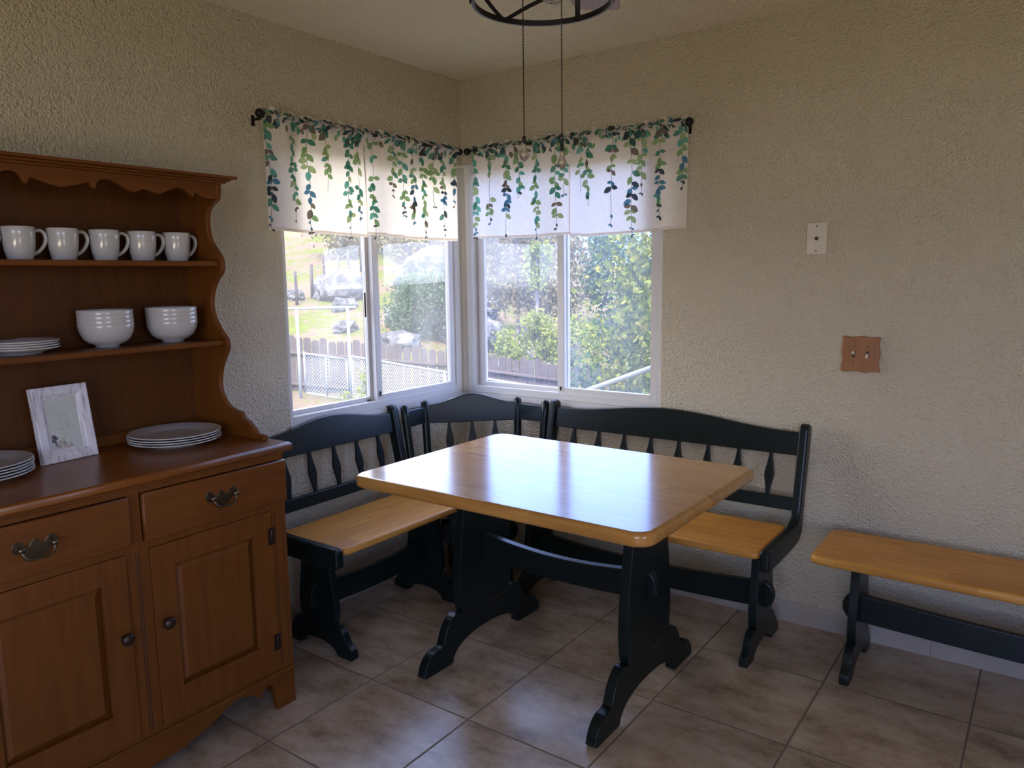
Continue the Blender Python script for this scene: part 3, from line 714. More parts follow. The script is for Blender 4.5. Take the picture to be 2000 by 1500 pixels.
def plate_mesh(R):
    m = MB(); o_ = [(0, .003), (R*.52, .003), (R*.53, 0), (R*.56, 0), (R*.58, .005), (R*.75, .009), (R*.985, .0165), (R, .0180), (R*.992, .0200), (R*.97, .0200), (R*.80, .0145), (R*.68, .0105), (R*.63, .0075), (R*.58, .0065), (0, .0065)]
    m.lathe(o_, (0, 0, 0), 64); return m
def plates(x, y, z, n, R, labels, group, step=.0078):
    p = plate_mesh(R).build('plate', 'white_ceramic')
    for i in range(n):
        o = p if i == 0 else p.copy()
        if i: COL.objects.link(o)
        tag(o, labels[i], 'plate', group); o.location = (x+.001*(i % 2), y-.0012*(i % 3), z+step*i)
plates(.200, -1.743, .8985, 4, .142, ['bottom dinner plate of the stack on the counter right of the picture frame', 'second dinner plate up in the stack right of the picture frame', 'third dinner plate up in the stack right of the picture frame', 'top dinner plate of the stack right of the picture frame'], 'dinner plates on the right of the counter')
plates(.170, -2.305, .8985, 5, .142, ['bottom dinner plate of the stack at the left photo edge', 'second dinner plate up in the stack at the left photo edge', 'third dinner plate up in the stack at the left photo edge', 'fourth dinner plate up in the stack at the left photo edge', 'top dinner plate of the stack at the left photo edge'], 'dinner plates on the left of the counter')
plates(.125, -2.147, 1.2245, 4, .103, ['bottom small plate of the stack on the lower shelf', 'second small plate up in the stack on the lower shelf', 'third small plate up in the stack on the lower shelf', 'top small plate of the stack on the lower shelf'], 'small plates on the lower shelf', .0066)

# picture frame leaning on the counter
PF = thing('picture_frame', 'whitewashed wooden picture frame with a faint fawn and flower print', 'picture frame', (.144, -2.045, .8985), 0)
PF.rotation_euler = (0, radians(-9), radians(7))
W, Hf = .083, .224
m = MB()
def ring(mb, x0, x1, o, i_):
    (oy, oz0, oz1), (iy, iz0, iz1) = o, i_
    A = [(x0, -oy, oz0), (x0, oy, oz0), (x0, oy, oz1), (x0, -oy, oz1)]; B_ = [(x1, -iy, iz0), (x1, iy, iz0), (x1, iy, iz1), (x1, -iy, iz1)]
    mb.add(A+B_, [(i, (i+1) % 4, 4+(i+1) % 4, 4+i) for i in range(4)])
o0 = (W, 0, Hf); o1 = (W-.003, .003, Hf-.003); o2 = (W-.024, .024, Hf-.024); o3 = (W-.028, .028, Hf-.028); o4 = (W-.036, .036, Hf-.036)
m.add([(-.012, -W, 0), (-.012, W, 0), (-.012, W, Hf), (-.012, -W, Hf)], [(3, 2, 1, 0)])
ring(m, -.012, .008, o0, o0); ring(m, .008, .010, o0, o1); ring(m, .010, .007, o1, o2); ring(m, .007, .003, o2, o3); ring(m, .003, -.002, o3, o4); ring(m, -.002, -.004, o4, o4)
m.build('frame', 'whitewash_wood', PF)
m = MB(); iy, z0, z1 = W-.036, .036, Hf-.036
m.add([(-.003, -iy, z0), (-.003, iy, z0), (-.003, iy, z1), (-.003, -iy, z1)], [(0, 1, 2, 3)])
def blob(mb, pts, mi, x=-.0024):
    mb.cur = mi; mb.add([(x, y, z) for y, z in pts], [tuple(range(len(pts)))]); mb.cur = 0
def line(mb, pts, w_, mi):
    for (a, b_), (c, d) in zip(pts[:-1], pts[1:]):
        L = math.hypot(c-a, d-b_) or 1; nx, ny = -(d-b_)/L*w_, (c-a)/L*w_; blob(mb, [(a-nx, b_-ny), (c-nx, d-ny), (c+nx, d+ny), (a+nx, b_+ny)], mi)
# young deer drawn in thin outline, standing on a ground stroke
zc = .130
line(m, smooth_curve([(-.018, zc+.028), (-.022, zc+.022), (-.017, zc+.018), (-.012, zc+.006), (-.004, zc+.008), (.010, zc+.007), (.015, zc+.002), (.014, zc-.010), (.012, zc-.032)], 3), .0006, 1)
line(m, smooth_curve([(-.010, zc+.024), (-.006, zc+.014), (.008, zc+.012), (.018, zc+.008)], 3), .0006, 1)
for y in (-.010, -.005, .006, .011): line(m, [(y, zc-.006), (y+.001, zc-.020), (y, zc-.034)], .0006, 1)
line(m, [(-.017, zc+.028), (-.019, zc+.037)], .0009, 1); line(m, [(-.012, zc+.027), (-.009, zc+.035)], .0009, 1)
line(m, [(-.030, zc-.030), (-.01, zc-.036), (.02, zc-.034), (.034, zc-.026)], .0006, 1)
line(m, [(-.012, .082), (.018, .084)], .0004, 1); line(m, [(-.006, .076), (.012, .077)], .0004, 1)
for i in range(26):
    y = -.036+random.random()*.05; z = .042+random.random()*.028*(1 if y < 0 else .5); r_ = .002+random.random()*.0035
    blob(m, [(y+r_*cos(a*.9), z+r_*.7*sin(a*.9)) for a in range(7)], random.choice([1, 2, 2, 4, 4, 3]), -.0022)
for (y, z, r_) in ((-.036, .075, .007), (-.030, .070, .006), (-.038, .064, .006)): blob(m, [(y+r_*cos(a*.9), z+r_*sin(a*.9)) for a in range(7)], 2, -.0020)
blob(m, [(.005+.006*cos(a*.9), .040+.003*sin(a*.9)) for a in range(7)], 3, -.0020)
m.build('print', ['print_paper', 'print_ink', 'print_plum', 'print_blush', 'print_sage'], PF)
m = MB().box(-.060, -.012, -.02, .02, 0, .004); m = MB().prism([(-.012, .16), (-.016, .16), (-.064, .012), (-.060, .012)], 'y', -.022, .022)
m.build('easel_back', 'hutch_dark_shaded_wood', PF)

# ------------------------------------------------------------------ curtain rods and valances
def rod(name, label, left, a, b_, far):
    d = .070; z = 2.032
    P = (lambda u, dd, zz: (dd, -u, zz)) if left else (lambda u, dd, zz: (u, -dd, zz))
    R = thing(name, label, 'curtain rod', (0, 0, 0))
    MB().tube([P(a, d, z), P(b_, d, z)], .0075, 14).build('pole', 'black_metal', R)
    for u in (a, b_):
        MB().sphere(P(u, d, z), .0175, 18).build('finial', 'black_metal', R)
    u = far
    m = MB(); m.tube([P(u, .004, z-.012), P(u, d-.006, z-.012)], .005, 8); m.box(*([0, .004, -u-.006, -u+.006] if left else [u-.006, u+.006, -.004, 0]), z-.034, z+.004)
    m.tube(smooth_curve([P(u, d-.010, z-.002), P(u, d-.004, z-.012), P(u, d+.006, z-.010), P(u, d+.010, z)], 3), .004, 8)
    m.build('bracket', 'black_metal', R)
rod('curtain_rod', 'black curtain rod with ball finials above the left window', True, .094, 1.246, 1.228)
rod('curtain_rod', 'black curtain rod with ball finials above the right window', False, .100, 1.250, 1.226)

def curtain(label, left, u0, u1, hem, vines, seed, d0=.070, shift=0, open_edge=None):
    rnd = random.Random(seed); ZTOP = 2.056
    ph = [rnd.random()*6.28 for _ in range(6)]
    W_ = u1-u0
    def off(u, z):
        g = max(0, min(1, (z-1.60)/.43)); top = max(0, (z-1.965)/.08)
        o = .009*sin(u*21+ph[0])+.006*sin(u*37+ph[1])+.004*sin(u*9+ph[2])*(1-g)
        o += top*(.0045*sin(u*120+ph[3])+.003*sin(u*190+ph[4]))
        o *= .5+.6*g
        # rod pocket bulges round the pole
        o = o*(1-.55*min(1, top*1.5))
        bul = math.exp(-((z-2.032)/.014)**2)*.011
        return shift+d0+.004+o*1.3+bul-(.012 if z > 2.046 else 0)*0-.010*(1-math.exp(-((z-2.032)/.014)**2))*(1 if z > 1.99 else 1-(1.99-z)*.6 if z > 1.8 else .9)
    def P(u, z, e=0):
        d = off(u, z)+e
        return (d, -u, z) if left else (u, -d, z)
    nu = int(W_/.0065); zs = []
    z = 1.60
    nz = 44
    m = MB(); m.sm = True; idx = []
    for j in range(nz+1):
        row = []
        for i in range(nu+1):
            u = u0+W_*i/nu; hb = hem(u); zt = ZTOP+.006*sin(u*75+ph[5])+.004*sin(u*133)
            f = j/nz; z = hb+(zt-hb)*f
            # edge taper
            row.append(P(u, z))
        idx.append(row)
    vs = [p for r_ in idx for p in r_]; n1 = nu+1
    m.add(vs, [(j*n1+i, j*n1+i+1, (j+1)*n1+i+1, (j+1)*n1+i) for j in range(nz) for i in range(nu)])
    # hem fold: a second narrow layer along the bottom and the rod pocket seam
    def strip(za, zb, e):
        vs = []
        for q in (za, zb):
            for i in range(nu+1):
                u = u0+W_*i/nu; vs.append(P(u, hem(u)+q if q < .3 else q, e))
        m.add(vs, [(i, i+1, n1+i+1, n1+i) for i in range(nu)])
    strip(.002, .013, -.0012); strip(1.995, 2.052, -.006); strip(1.995, 1.9965, .0009)
    def leaf(u, z, L, wd, ang, mi):
        pts = [(0, 0), (.18, .34), (.42, .50), (.70, .40), (.90, .18), (1, 0), (.90, -.18), (.70, -.40), (.42, -.5), (.18, -.34)]
        ca, sa = cos(ang), sin(ang); vs = []
        for a, c in pts:
            x = a*L; y = c*wd; uu = u+x*ca-y*sa; zz = z+x*sa+y*ca
            if not (u0+.001 < uu < u1-.001): uu = max(u0+.001, min(u1-.001, uu))
            vs.append(P(uu, min(zz, ZTOP+.004), .0010+rnd.random()*.0002))
        m.cur = mi+1; m.add(vs, [tuple(range(len(vs)))]); m.cur = 0
    def stem(pts):
        m.cur = 5+1
        for (a, b_), (c, d) in zip(pts[:-1], pts[1:]):
            wd = .0010
            m.add([P(a-wd, b_, .0009), P(c-wd, d, .0009), P(c+wd, d, .0009), P(a+wd, b_, .0009)], [(0, 1, 2, 3)])
        m.cur = 0
    for (u, zb, dens, kind) in vines:
        z = ZTOP-.01; pts = [(u, z)]; cu = u; side = 1
        while z > zb:
            st_ = rnd.uniform(.019, .028); z -= st_; cu += rnd.uniform(-.004, .004)+(u-cu)*.1; pts.append((cu, z)); side = -side
            f = (z-zb)/(ZTOP-zb)
            if rnd.random() < dens*(1.0 if f > .15 else .8):
                size = (.038 if f > .12 else .018)*rnd.uniform(.75, 1.15)*(1.1 if f > .75 else 1)
                if f < .10: ci = rnd.choice([4, 5, 7])
                elif kind == 'green': ci = rnd.choice([0, 8, 2, 3, 1, 8])
                elif kind == 'blue' and .25 < f < .5: ci = rnd.choice([7, 7, 4])
                else: ci = rnd.choice([0, 1, 2, 3, 8, 6, 3, 2])
                if f > .86: ci = rnd.choice([4, 0, 9, 9, 1, 6, 2, 5])
                leaf(cu, z, size, size*.62, radians(-50 if side > 0 else -130)+rnd.uniform(-.7, .7), ci)
                if rnd.random() < .5: leaf(cu, z, size*.8, size*.5, radians(-20 if side < 0 else -160)+rnd.uniform(-.4, .4), ci)
        stem(pts)
    # dense band of dark leaves along the heading
    u = u0+.006
    while u < u1-.01:
        z = ZTOP-rnd.uniform(.0, .012)
        s_ = rnd.uniform(.026, .042); leaf(u, z, s_, s_*.6, radians(rnd.uniform(-170, -10)), rnd.choice([0, 1, 2, 4, 4, 5, 9, 9, 7, 6, 1]))
        if rnd.random() < .6: s_ = rnd.uniform(.022, .036); leaf(u+rnd.uniform(-.02, .02), z-rnd.uniform(.02, .05), s_, s_*.62, radians(rnd.uniform(-150, -30)), rnd.choice([0, 1, 2, 4, 6, 9, 3, 8]))
        u += rnd.uniform(.008, .019)
    o = m.build('curtain_valance', ['curtain_cloth']+['printed_leaf_%d' % i for i in range(10)])
    tag(o, label, 'curtain', 'leaf print window valances')
    return o
curtain('leaf-print valance panel over the left half of the left window, beside the hutch wall', True, .717, 1.236, lambda u: 1.600+.010*((u-.725)/.5), [(1.222, 1.618, 1, 'blue'), (1.10, 1.673, .75, 'x'), (1.02, 1.617, .9, 'blue'), (.945, 1.783, .8, 'x'), (.825, 1.602, 1, 'green'), (.755, 1.671, .6, 'x')], 3, shift=.004)
curtain('leaf-print valance panel over the left window, right of its centre near the corner', True, .116, .722, lambda u: 1.612 if u > .60 else (1.606 if u > .49 else 1.600), [(.66, 1.612, .8, 'green'), (.556, 1.804, 1, 'x'), (.50, 1.72, .7, 'green'), (.435, 1.675, .8, 'blue'), (.343, 1.620, .9, 'x'), (.28, 1.76, .8, 'x'), (.221, 1.637, .8, 'blue'), (.135, 1.770, .8, 'blue')], 5)
curtain('leaf-print valance panel over the right window, left of its centre near the corner', False, .118, .686, lambda u: 1.612-.006*sin((u-.118)*5), [(.131, 1.640, 1, 'green'), (.243, 1.684, .6, 'x'), (.334, 1.631, .8, 'blue'), (.400, 1.806, .7, 'x'), (.497, 1.610, 1, 'green'), (.611, 1.654, .8, 'x'), (.66, 1.80, .8, 'green')], 8)
curtain('leaf-print valance panel over the right half of the right window', False, .680, 1.242, lambda u: 1.596+.018*((u-.69)/.55)**2+(.006 if u < .74 else 0), [(.735, 1.80, .9, 'green'), (.786, 1.746, .9, 'x'), (.901, 1.662, .7, 'blue'), (.989, 1.614, .85, 'blue'), (1.040, 1.782, .6, 'x'), (1.131, 1.681, .8, 'blue'), (1.222, 1.79, .9, 'blue')], 11, shift=.004)

# ------------------------------------------------------------------ ceiling fan with caged light kit
FX, FY = 1.587, -1.654
F = thing('ceiling_fan', 'black ceiling fan with caged light kit hanging above the table', 'ceiling fan', (FX, FY, 0))
m = MB(); m.lathe([(0, H), (.065, H), (.065, H-.02), (.03, H-.045), (.014, H-.05), (.014, 2.300), (.05, 2.295), (.10, 2.275), (.105, 2.195), (.06, 2.165), (.05, 2.13), (0, 2.128)], (0, 0, 0), 32)
m.build('motor_housing', 'black_metal', F)
for i in range(5):
    a = radians(109+72*i)
    m = MB(); out = smooth_curve([(.20, -.050), (.30, -.060), (.50, -.067), (.635, -.066), (.658, -.045), (.664, 0), (.658, .045), (.635, .066), (.50, .067), (.30, .060), (.20, .050)], 3)
    n = len(out); vs = []
    for z in (2.186, 2.193):
        for x, y in out: vs.append((x*cos(a)-y*sin(a), x*sin(a)+y*cos(a), z+y*.12))
    m.add(vs, [tuple(range(n))[::-1], tuple(range(n, 2*n))]+[(j, (j+1) % n, n+(j+1) % n, n+j) for j in range(n)])
    bl = m.build('blade', 'fan_blade_wood', F)
    MB().tube([(.09*cos(a), .09*sin(a), 2.205), (.24*cos(a), .24*sin(a), 2.200)], .010, 8, flat=.5).build('blade_arm', 'black_metal', bl)
def ringp(r, z, n=72): return [(r*cos(2*pi*i/n), r*sin(2*pi*i/n), z) for i in range(n)]
RR = .150; zl, zh = 2.0, 2.118
m = MB()
for z in (zl, zh):
    n = 72; vs = []
    for rr_, zz in ((RR, z-.006), (RR, z+.006), (RR-.006, z+.006), (RR-.006, z-.006)):
        vs += [(rr_*cos(2*pi*i/n), rr_*sin(2*pi*i/n), zz) for i in range(n)]
    m.sm = False
    m.add(vs, [(k_*n+i, k_*n+(i+1) % n, ((k_+1) % 4)*n+(i+1) % n, ((k_+1) % 4)*n+i) for k_ in range(4) for i in range(n)])
bars = [radians(a) for a in (-28.6, 91.4, 211.4)]
for a in bars: m.tube([(RR*cos(a), RR*sin(a), zl), (RR*cos(a), RR*sin(a), zh)], .006, 8)
for a0 in (radians(-81), radians(39), radians(159)):
    for s_ in (-1, 1):
        pts = []
        for i in range(13):
            f = i/12; a = a0+s_*f*radians(60); z = zl+.065*sin(f*pi/2)
            pts.append((RR*cos(a), RR*sin(a), z))
        m.tube(pts, .0045, 8)
for i in range(3):
    a = bars[i]; m.tube([(RR*cos(a), RR*sin(a), zh), (.03*cos(a), .03*sin(a), 2.135)], .005, 8)
m.build('light_cage', 'black_metal', F)
for i in range(3):
    a = radians(100+120*i); c = (.055*cos(a), .055*sin(a), 0)
    s1 = MB().lathe([(0, 2.135), (.016, 2.135), (.016, 2.085), (.013, 2.082), (0, 2.082)], c, 16).build('socket', 'black_metal', F)
    MB().lathe([(.011, 2.083), (.014, 2.072), (.022, 2.055), (.026, 2.038), (.023, 2.020), (.012, 2.010), (0, 2.007)], c, 20).build('bulb', 'bulb_glass', s1)
def pull_chain(dx, dy, zb, length_drop):
    m = MB(); n = int((2.13-zb-.03)/.0052)
    for i in range(n):
        z = 2.13-i*.0052; c = (dx, dy, z); r_ = .0026
        m.add([(c[0]+r_, c[1], z), (c[0], c[1]+r_, z), (c[0]-r_, c[1], z), (c[0], c[1]-r_, z), (c[0], c[1], z+r_), (c[0], c[1], z-r_)],
              [(0, 1, 4), (1, 2, 4), (2, 3, 4), (3, 0, 4), (1, 0, 5), (2, 1, 5), (3, 2, 5), (0, 3, 5)])
    m.tube([(dx, dy, 2.13), (dx, dy, zb+.03)], .0008, 5)
    ch = m.build('pull_chain', 'dark_bronze', F)
    MB().lathe([(0, zb+.034), (.003, zb+.032), (.0045, zb+.024), (.003, zb+.018), (0, zb+.017)], (dx, dy, 0), 12).build('chain_bell', 'black_metal', ch)
    m = MB(); m.lathe([(0, zb+.018), (.004, zb+.014), (.005, zb+.006), (.0105, zb-.006), (.0110, zb-.011), (.006, zb-.018), (0, zb-.022)], (dx, dy, 0), 8)
    m.smooth = [False]*len(m.smooth); m.build('crystal_drop', 'crystal', ch)
pull_chain(-.033, -.026, 1.692, 0); pull_chain(.033, .022, 1.675, 0)

# ------------------------------------------------------------------ outdoors
def hill(x, y):
    s = -.319*x+.948*y-13.6
    gf = max(-2.5, min(-1.4, -1.6-.075*(x+14)))
    g = gf+min(.7, max(0, -s*.25))
    th = math.degrees(math.atan2(-(x-2.52), (y+3.08)))
    k = max(0, min(1, (th-30)/16)); k = k*k*(3-2*k)
    z = g
    if s > 0: z += k*(.15*s+.0026*s*s)+(1-k)*(.03*s)
    z += .12*sin(x*.5+1)*cos(y*.43)*min(1, max(0, s/6))
    return z if z < 6 else 6+3*(1-math.exp(-(z-6)/3))
m = MB(); m.sm = True; xs = []; v = -150
nx = 110; ny = 100
gx = [-160+172*((i/nx)**.55) for i in range(nx-9)]+[14+i*i*1.4 for i in range(10)]; gy = [-12+182*((j/ny)**1.9) for j in range(ny+1)]
vs = [(x, y, hill(x, y)-(0 if not (-.4 < x < 5 and -6 < y < .4) else .3)) for y in gy for x in gx]
m.add(vs, [(j*(nx+1)+i, j*(nx+1)+i+1, (j+1)*(nx+1)+i+1, (j+1)*(nx+1)+i) for j in range(ny) for i in range(nx)])
struct(m.build('ground', 'hill_grass'))
# far mountain, its blue haze painted into the colour
m = MB(); m.sm = True; n = 60
for j in range(6):
    for i in range(n+1):
        a = radians(5+50*i/n); r_ = 300+40*j; hh = 14+20*(1-abs(i/n-.42)*1.6)+4*sin(i*.7)+3*sin(i*1.9)
        m.v.append((2.5-r_*sin(a), -3+r_*cos(a), -20+(hh+20)*sin(min(1, j/4)*pi/2)))
for j in range(5):
    for i in range(n): m.f.append([j*(n+1)+i, j*(n+1)+i+1, (j+1)*(n+1)+i+1, (j+1)*(n+1)+i]); m.m.append(0); m.smooth.append(True)
struct(m.build('far_mountain', 'mountain'))

# weathered board fence with dog-eared pickets
def board_fence(label, pts, h, seed):
    rnd = random.Random(seed); F_ = thing('board_fence', label, 'fence', (0, 0, 0))
    pk = []; 
    P_ = [Vector(p) for p in pts]
    lens = [(P_[i+1]-P_[i]).length for i in range(len(P_)-1)]
    for i in range(len(P_)-1):
        a, c = P_[i], P_[i+1]; L = lens[i]; n = int(L/.215); d = (c-a)/n; u = Vector((d.x, d.y, 0)).normalized(); nn = Vector((-u.y, u.x, 0))
        if nn.dot(Vector((2.5, -3, 0))-a) < 0: nn = -nn
        for j in range(n):
            p = a+d*j; hh = h+rnd.uniform(-.06, .05); w_ = .195; e_ = .05; lean = rnd.uniform(-.02, .02)
            out = [(0, -.1), (w_, -.1), (w_+lean, hh-e_), (w_-.04+lean, hh), (.04+lean, hh), (lean, hh-e_)]
            m = MB(); vs = []
            for t_ in (0, .02):
                for q, z in out: b3 = p+u*q+nn*t_; vs.append((b3.x, b3.y, p.z+z))
            m.add(vs, [tuple(range(6)), tuple(range(6, 12))[::-1]]+[(k_, (k_+1) % 6, 6+(k_+1) % 6, 6+k_) for k_ in range(6)])
            pk.append(m)
        for z in (.25, h-.42):
            A = a+nn*.05; C2 = c+nn*.05
            MB().tube([(A.x, A.y, a.z+z), (C2.x, C2.y, c.z+z)], .055, 4).build('rail', 'fence_wood', F_)
    # the pickets nearest the middle of the view are parts of their own
    for m in pk[:98]: m.build('picket', 'fence_wood', F_)
    if len(pk) > 98:
        g = MB()
        for m in pk[98:]: g.add(m.v, m.f)
        o = g.build('picket_run', 'fence_wood', F_); o['kind'] = 'stuff'
board_fence('weathered grey board fence with dog-eared pickets below the boulder slope', [(-18.0, 8.3, -1.45), (-14.08, 9.79, -1.58), (-10.54, 12.07, -1.95), (-7.09, 12.14, -2.12), (-3.6, 11.7, -2.3)], 1.50, 4)

# chain-link fence and gate
def mesh_panel(a, c, z0a, z1a, z0c, z1c, name, parent, sp=.062, r=.0042):
    a = Vector((*a, 0)); c = Vector((*c, 0)); L = (c-a).length; u = (c-a)/L; m = MB(); nn = Vector((-u.y, u.x, 0))
    h = ((z1a-z0a)+(z1c-z0c))/2
    def P3(s_, z):
        f = s_/L; zz = (z0a+(z0c-z0a)*f)+z*((z1a-z0a)+((z1c-z0c)-(z1a-z0a))*f)/h; p = a+u*s_; return Vector((p.x, p.y, zz))
    k_ = -h
    slope = 1.35
    while k_ < L:
        for sg in (1, -1):
            # wire from (k_,0) up to (k_+h/slope,h)
            s0, s1_, z0, z1 = k_, k_+h/slope, 0.0, h
            if sg < 0: z0, z1 = h, 0.0
            f0 = max(0, (0-s0)/(s1_-s0)); f1 = min(1, (L-s0)/(s1_-s0))
            if f1 <= f0: continue
            A = P3(s0+(s1_-s0)*f0, z0+(z1-z0)*f0); B2 = P3(s0+(s1_-s0)*f1, z0+(z1-z0)*f1)
            d = (B2-A).normalized(); e1 = d.cross(nn)*r; e2 = nn*r*sg
            m.add([A-e1, A+nn*r, A+e1, A-nn*r, B2-e1, B2+nn*r, B2+e1, B2-nn*r], [(0, 1, 5, 4), (1, 2, 6, 5), (2, 3, 7, 6), (3, 0, 4, 7)])
        k_ += sp
    return m.build(name, 'galvanized', parent)
G = thing('chain_link_gate', 'silver chain-link gate hung in a tall pipe frame on the lawn', 'gate', (0, 0, 0))
ga, gb = Vector((-10.78, 7.52)), Vector((-10.08, 8.33)); zg = hill(-10.4, 7.9)
for p in (ga, gb): MB().tube([(p.x, p.y, zg-.15), (p.x, p.y, .80)], .034, 10).build('post', 'galvanized', G)
MB().tube([(ga.x-.12, ga.y-.14, .80), (gb.x+.12, gb.y+.14, .80)], .030, 10).build('header_pipe', 'galvanized', G)
i0 = ga+(gb-ga)*.10; i1 = ga+(gb-ga)*.94; mm = (i0+i1)/2
leaf_ = MB()
for A, B2 in (((i0, -.17), (i1, -.33)), ((i0, -1.03), (i1, -1.24)), ((i0, -1.03), (i0, -.13)), ((i1, -1.24), (i1, -.33)), ((mm, -1.14), (mm, -.25))):
    leaf_.tube([(A[0].x, A[0].y, A[1]), (B2[0].x, B2[0].y, B2[1])], .020, 8)
lf = leaf_.build('gate_leaf', 'galvanized', G)
mesh_panel(i0, i1, -1.03, -.17, -1.24, -.33, 'wire_mesh', lf, .058, .0045)
G = thing('chain_link_fence', 'low silver chain-link fence running from the gate past both windows', 'fence', (0, 0, 0))
fp = [((-10.06, 8.36), -.27), ((-7.29, 8.26), -.43), ((-4.44, 7.90), -.53), ((-2.3, 7.5), -.60)]
for (p, z), (q, z2) in zip(fp[:-1], fp[1:]):
    MB().tube([(*p, z), (*q, z2)], .022, 8).build('top_rail', 'galvanized', G)
    mesh_panel(Vector(p), Vector(q), z-1.0, z, z2-1.0, z2, 'wire_mesh', G, .062, .0042)
for (p, z) in fp: MB().tube([(*p, z-1.35), (*p, z+.02)], .030, 8).build('post', 'galvanized', G)
# white pipe handrail seen through the right window
G = thing('handrail', 'white pipe handrail sloping up outside the right window', 'handrail', (0, 0, 0))
hr0, hr1 = Vector((-1.00, 2.75, .355)), Vector((.62, 1.30, .905))
MB().tube([hr0, hr1], .020, 12).build('top_rail', 'white_rail_paint', G)
for p in (hr0, hr1): MB().tube([(p.x, p.y, p.z+.01), (p.x, p.y, hill(p.x, p.y)-.1)], .018, 10).build('post', 'white_rail_paint', G)

# boulders
def boulder(x, y, r, sq, seed, label, up_=.3):
    rnd = random.Random(seed); bm = bmesh.new(); bmesh.ops.create_icosphere(bm, subdivisions=4, radius=1)
    ph = [rnd.uniform(0, 6) for _ in range(9)]; fr = [rnd.uniform(1.5, 3.2) for _ in range(6)]
    for v_ in bm.verts:
        c = v_.co; k_ = 1+.10*sin(9*c.x+ph[7])*sin(8*c.y+ph[8])*sin(10*c.z)+.20*sin(fr[0]*c.x+ph[0])*cos(fr[1]*c.y+ph[1])+.10*sin(fr[2]*2*c.z+ph[2])*cos(fr[3]*1.6*c.x+ph[3])+.05*sin(7*c.y+ph[4])*sin(6*c.x+ph[5])+.03*sin(13*c.z+ph[6])
        v_.co = Vector((c.x*sq[0], c.y*sq[1], c.z*sq[2]))*r*k_
    me = bpy.data.meshes.new('boulder'); bm.to_mesh(me); bm.free(); me.materials.append(MATS['granite'])
    o = bpy.data.objects.new('boulder', me); COL.objects.link(o); o.location = (x, y, hill(x, y)+r*sq[2]*up_); o.rotation_euler = (0, 0, rnd.uniform(0, 6))
    tag(o, label, 'boulder', 'granite boulders on the hillside'); return o
BL = [(-22.3, 18.9, 1.05, 'big pale granite boulder high on the slope above the chain-link gate'),
      (-20.3, 17.5, .45, 'small granite rock just below the big boulder above the gate'),
      (-16.1, 16.9, .95, 'wide grey boulder behind the fence seen through the left window sash'),
      (-13.7, 16.9, 1.0, 'rounded grey boulder behind the fence nearest the window corner'),
      (-14.6, 14.6, .50, 'small low boulder resting just over the fence right of the window mullion'),
      (-20.5, 23.0, 1.6, 'large shaded boulder at the top of the rocky slope'),
      (-17.9, 15.3, .38, 'small pale rock in the grass between gate and mullion, above the board fence'),
      (-18.7, 19.6, .62, 'mid-sized rock just left of the sliding sash, below the boulder slope'),
      (-16.6, 21.2, .85, 'upper grey rock partly behind the wide boulder in the sliding sash'),
      (-23.9, 17.9, .40, 'small rock left of the big pale boulder on the slope'),
      (-11.1, 15.4, .45, 'small pale rock peeking over the fence in the right window')]
for i, (x, y, r_, lb) in enumerate(BL): boulder(x, y, r_, (1.3, 1.0, .85), 20+i, lb, .25)

# plants
def foliage(name, label, cat, blobs, count, size, mat_, seed, trunk=None, group=None):
    rnd = random.Random(seed); T_ = thing(name, label, cat, (blobs[0][0], blobs[0][1], 0), 0, group)
    ox, oy = blobs[0][0], blobs[0][1]
    m = MB(); tot = sum(b_[3]*b_[4] for b_ in blobs)
    for (x, y, z, rx, rz_) in blobs:
        # clumps inside each mass so that gaps and clusters show
        cl = []
        for _ in range(max(5, int(26*rx*rz_))):
            a = rnd.uniform(0, 6.283); ph_ = math.acos(rnd.uniform(-1, 1)); rr_ = rnd.uniform(.45, 1)**.5
            cl.append((x+rx*rr_*sin(ph_)*cos(a), y+rx*rr_*sin(ph_)*sin(a), z+rz_*rr_*cos(ph_)))
        for _ in range(int(count*rx*rz_/tot)):
            c = rnd.choice(cl); s_ = .20*min(rx, 1.2)+.05
            p = Vector((rnd.gauss(c[0], s_)-ox, rnd.gauss(c[1], s_)-oy, rnd.gauss(c[2], s_)))
            a = Vector((rnd.gauss(0, 1), rnd.gauss(0, 1), rnd.gauss(0, .7))).normalized(); b3 = a.orthogonal().normalized(); b3 = Matrix.Rotation(rnd.uniform(0, 6), 3, a) @ b3
            L = size*rnd.uniform(.6, 1.3); w_ = L*.42
            c2 = a.cross(b3)
            m.add([p, p+b3*L*.5+c2*w_, p+b3*L, p+b3*L*.5-c2*w_], [(0, 1, 2, 3)])
    m.build('foliage', mat_, T_)
    tr = MB(); zg_ = hill(ox, oy)
    for (x, y, z, rx, rz_) in blobs:
        tr.tube(smooth_curve([(rnd.uniform(-.05, .05), 0, zg_-.1), ((x-ox)*.4+rnd.uniform(-.1, .1), (y-oy)*.4, zg_+(z-zg_)*.5), (x-ox, y-oy, z+rz_*.5)], 4), [trunk or .05]*8+[.01], 7)
    tr.build('trunk', 'bark', T_)
    return T_
foliage('leafy_tree', 'large yellow-green leafy tree filling the right half of the right window', 'tree', [(-1.75, 6.6, .75, 1.0, 1.3), (-1.05, 6.3, 1.15, 1.0, 1.1), (-1.9, 6.4, -.7, .9, 1.1)], 9000, .085, 'leaves_yellow_green', 1, .06)
foliage('leafy_shrub', 'round blue-green shrub left of the large tree in the right window', 'shrub', [(-3.05, 7.25, -.15, .50, 1.1), (-2.95, 7.1, -1.2, .6, .8)], 4200, .075, 'leaves_blue_green', 2, .03)
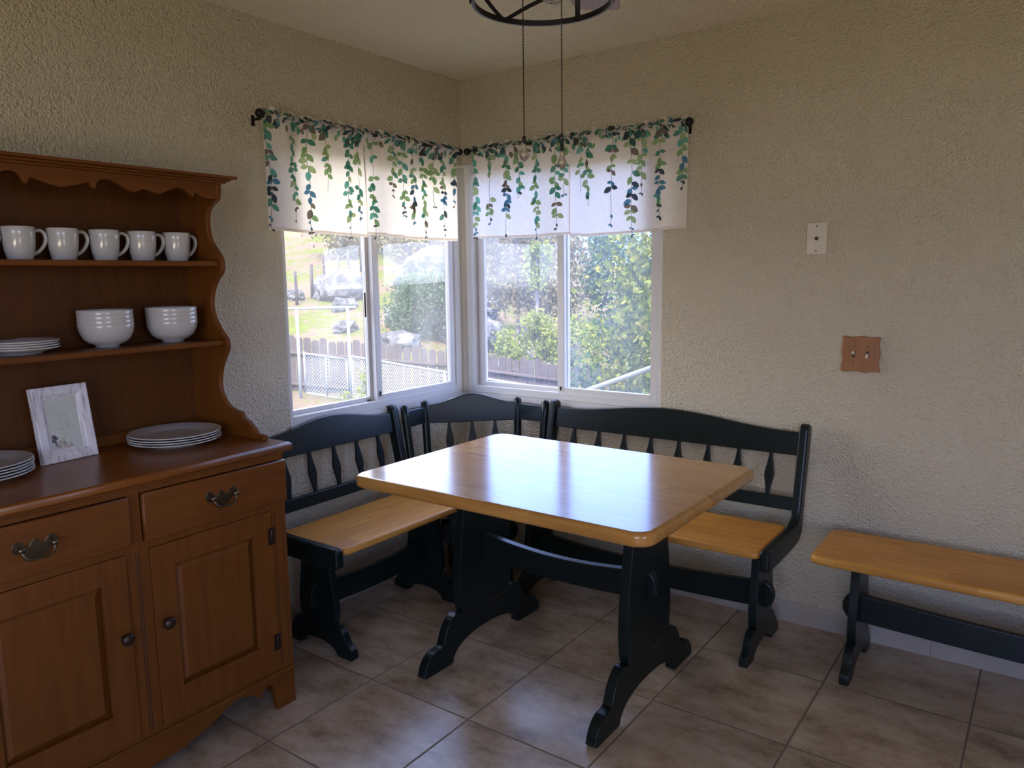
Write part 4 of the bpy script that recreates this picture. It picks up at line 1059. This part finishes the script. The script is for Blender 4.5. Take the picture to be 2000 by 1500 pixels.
foliage('slender_tree', 'tall slender yellow-green tree behind the fence in the right window', 'tree', [(-8.62, 13.55, 1.3, .22, 1.6), (-8.6, 13.5, -.2, .45, .6)], 3600, .09, 'leaves_spring', 3, .04)
foliage('brushy_tree', 'grey-brown brushy tree at the left of the right window', 'tree', [(-13.4, 19.4, 1.9, 1.2, 2.0), (-12.0, 20.0, 1.5, 1.1, 1.6)], 7000, .13, 'leaves_grey_brown', 4, .08)
foliage('spring_bush', 'bright spring-green bush over the fence in the right window', 'bush', [(-7.4, 13.4, -.4, .6, .6), (-9.7, 14.0, -.5, .55, .5)], 3200, .09, 'leaves_spring', 5, .03)
foliage('dark_bush', 'blue-green bush among the boulders in the left window sash', 'bush', [(-14.9, 15.9, .55, .95, .9), (-14.2, 16.0, 1.1, .7, .8)], 6000, .11, 'leaves_blue_green', 6, .05)
foliage('oak_tree', 'pale oak tree on the slope above the boulders in the left window', 'tree', [(-24.0, 27.0, 3.6, 2.3, 1.7), (-28.5, 25.5, 4.3, 2.2, 1.6), (-20.4, 28.5, 3.4, 2.3, 1.7)], 12000, .18, 'leaves_grey_brown', 7, .14)
foliage('background_tree', 'hazy bluish-green tree far behind the slender tree in the right window', 'tree', [(-11.2, 28.0, 1.0, 2.0, 1.9), (-14.6, 29.0, 1.6, 1.8, 2.0)], 7000, .18, 'leaves_blue_green', 9, .1)
foliage('weedy_stalks', 'yellow-green weedy stalks standing at the gate post', 'plant', [(-8.15, 6.95, -.72, .13, .5), (-8.35, 6.75, -1.0, .16, .25)], 900, .06, 'leaves_spring', 8, .008)
# thin posts of an old wire fence on the hill
WF = thing('wire_fence', 'line of thin old fence posts on the green hill at upper left', 'fence', (0, 0, 0))
wfp = [(-21.6+.05*i-.62*i, 14.6+1.25*i) for i in range(9)]
for i, (x, y) in enumerate(wfp):
    z = hill(x, y)
    MB().tube([(x, y, z-.2), (x+.12*sin(i*3), y, z+1.45+.12*sin(i*2))], .06 if i != 1 else .04, 6).build('post', 'fence_wood', WF)
for zz in (.6, 1.2):
    MB().tube([(x, y, hill(x, y)+zz) for x, y in wfp], .010, 4).build('wire', 'galvanized', WF)
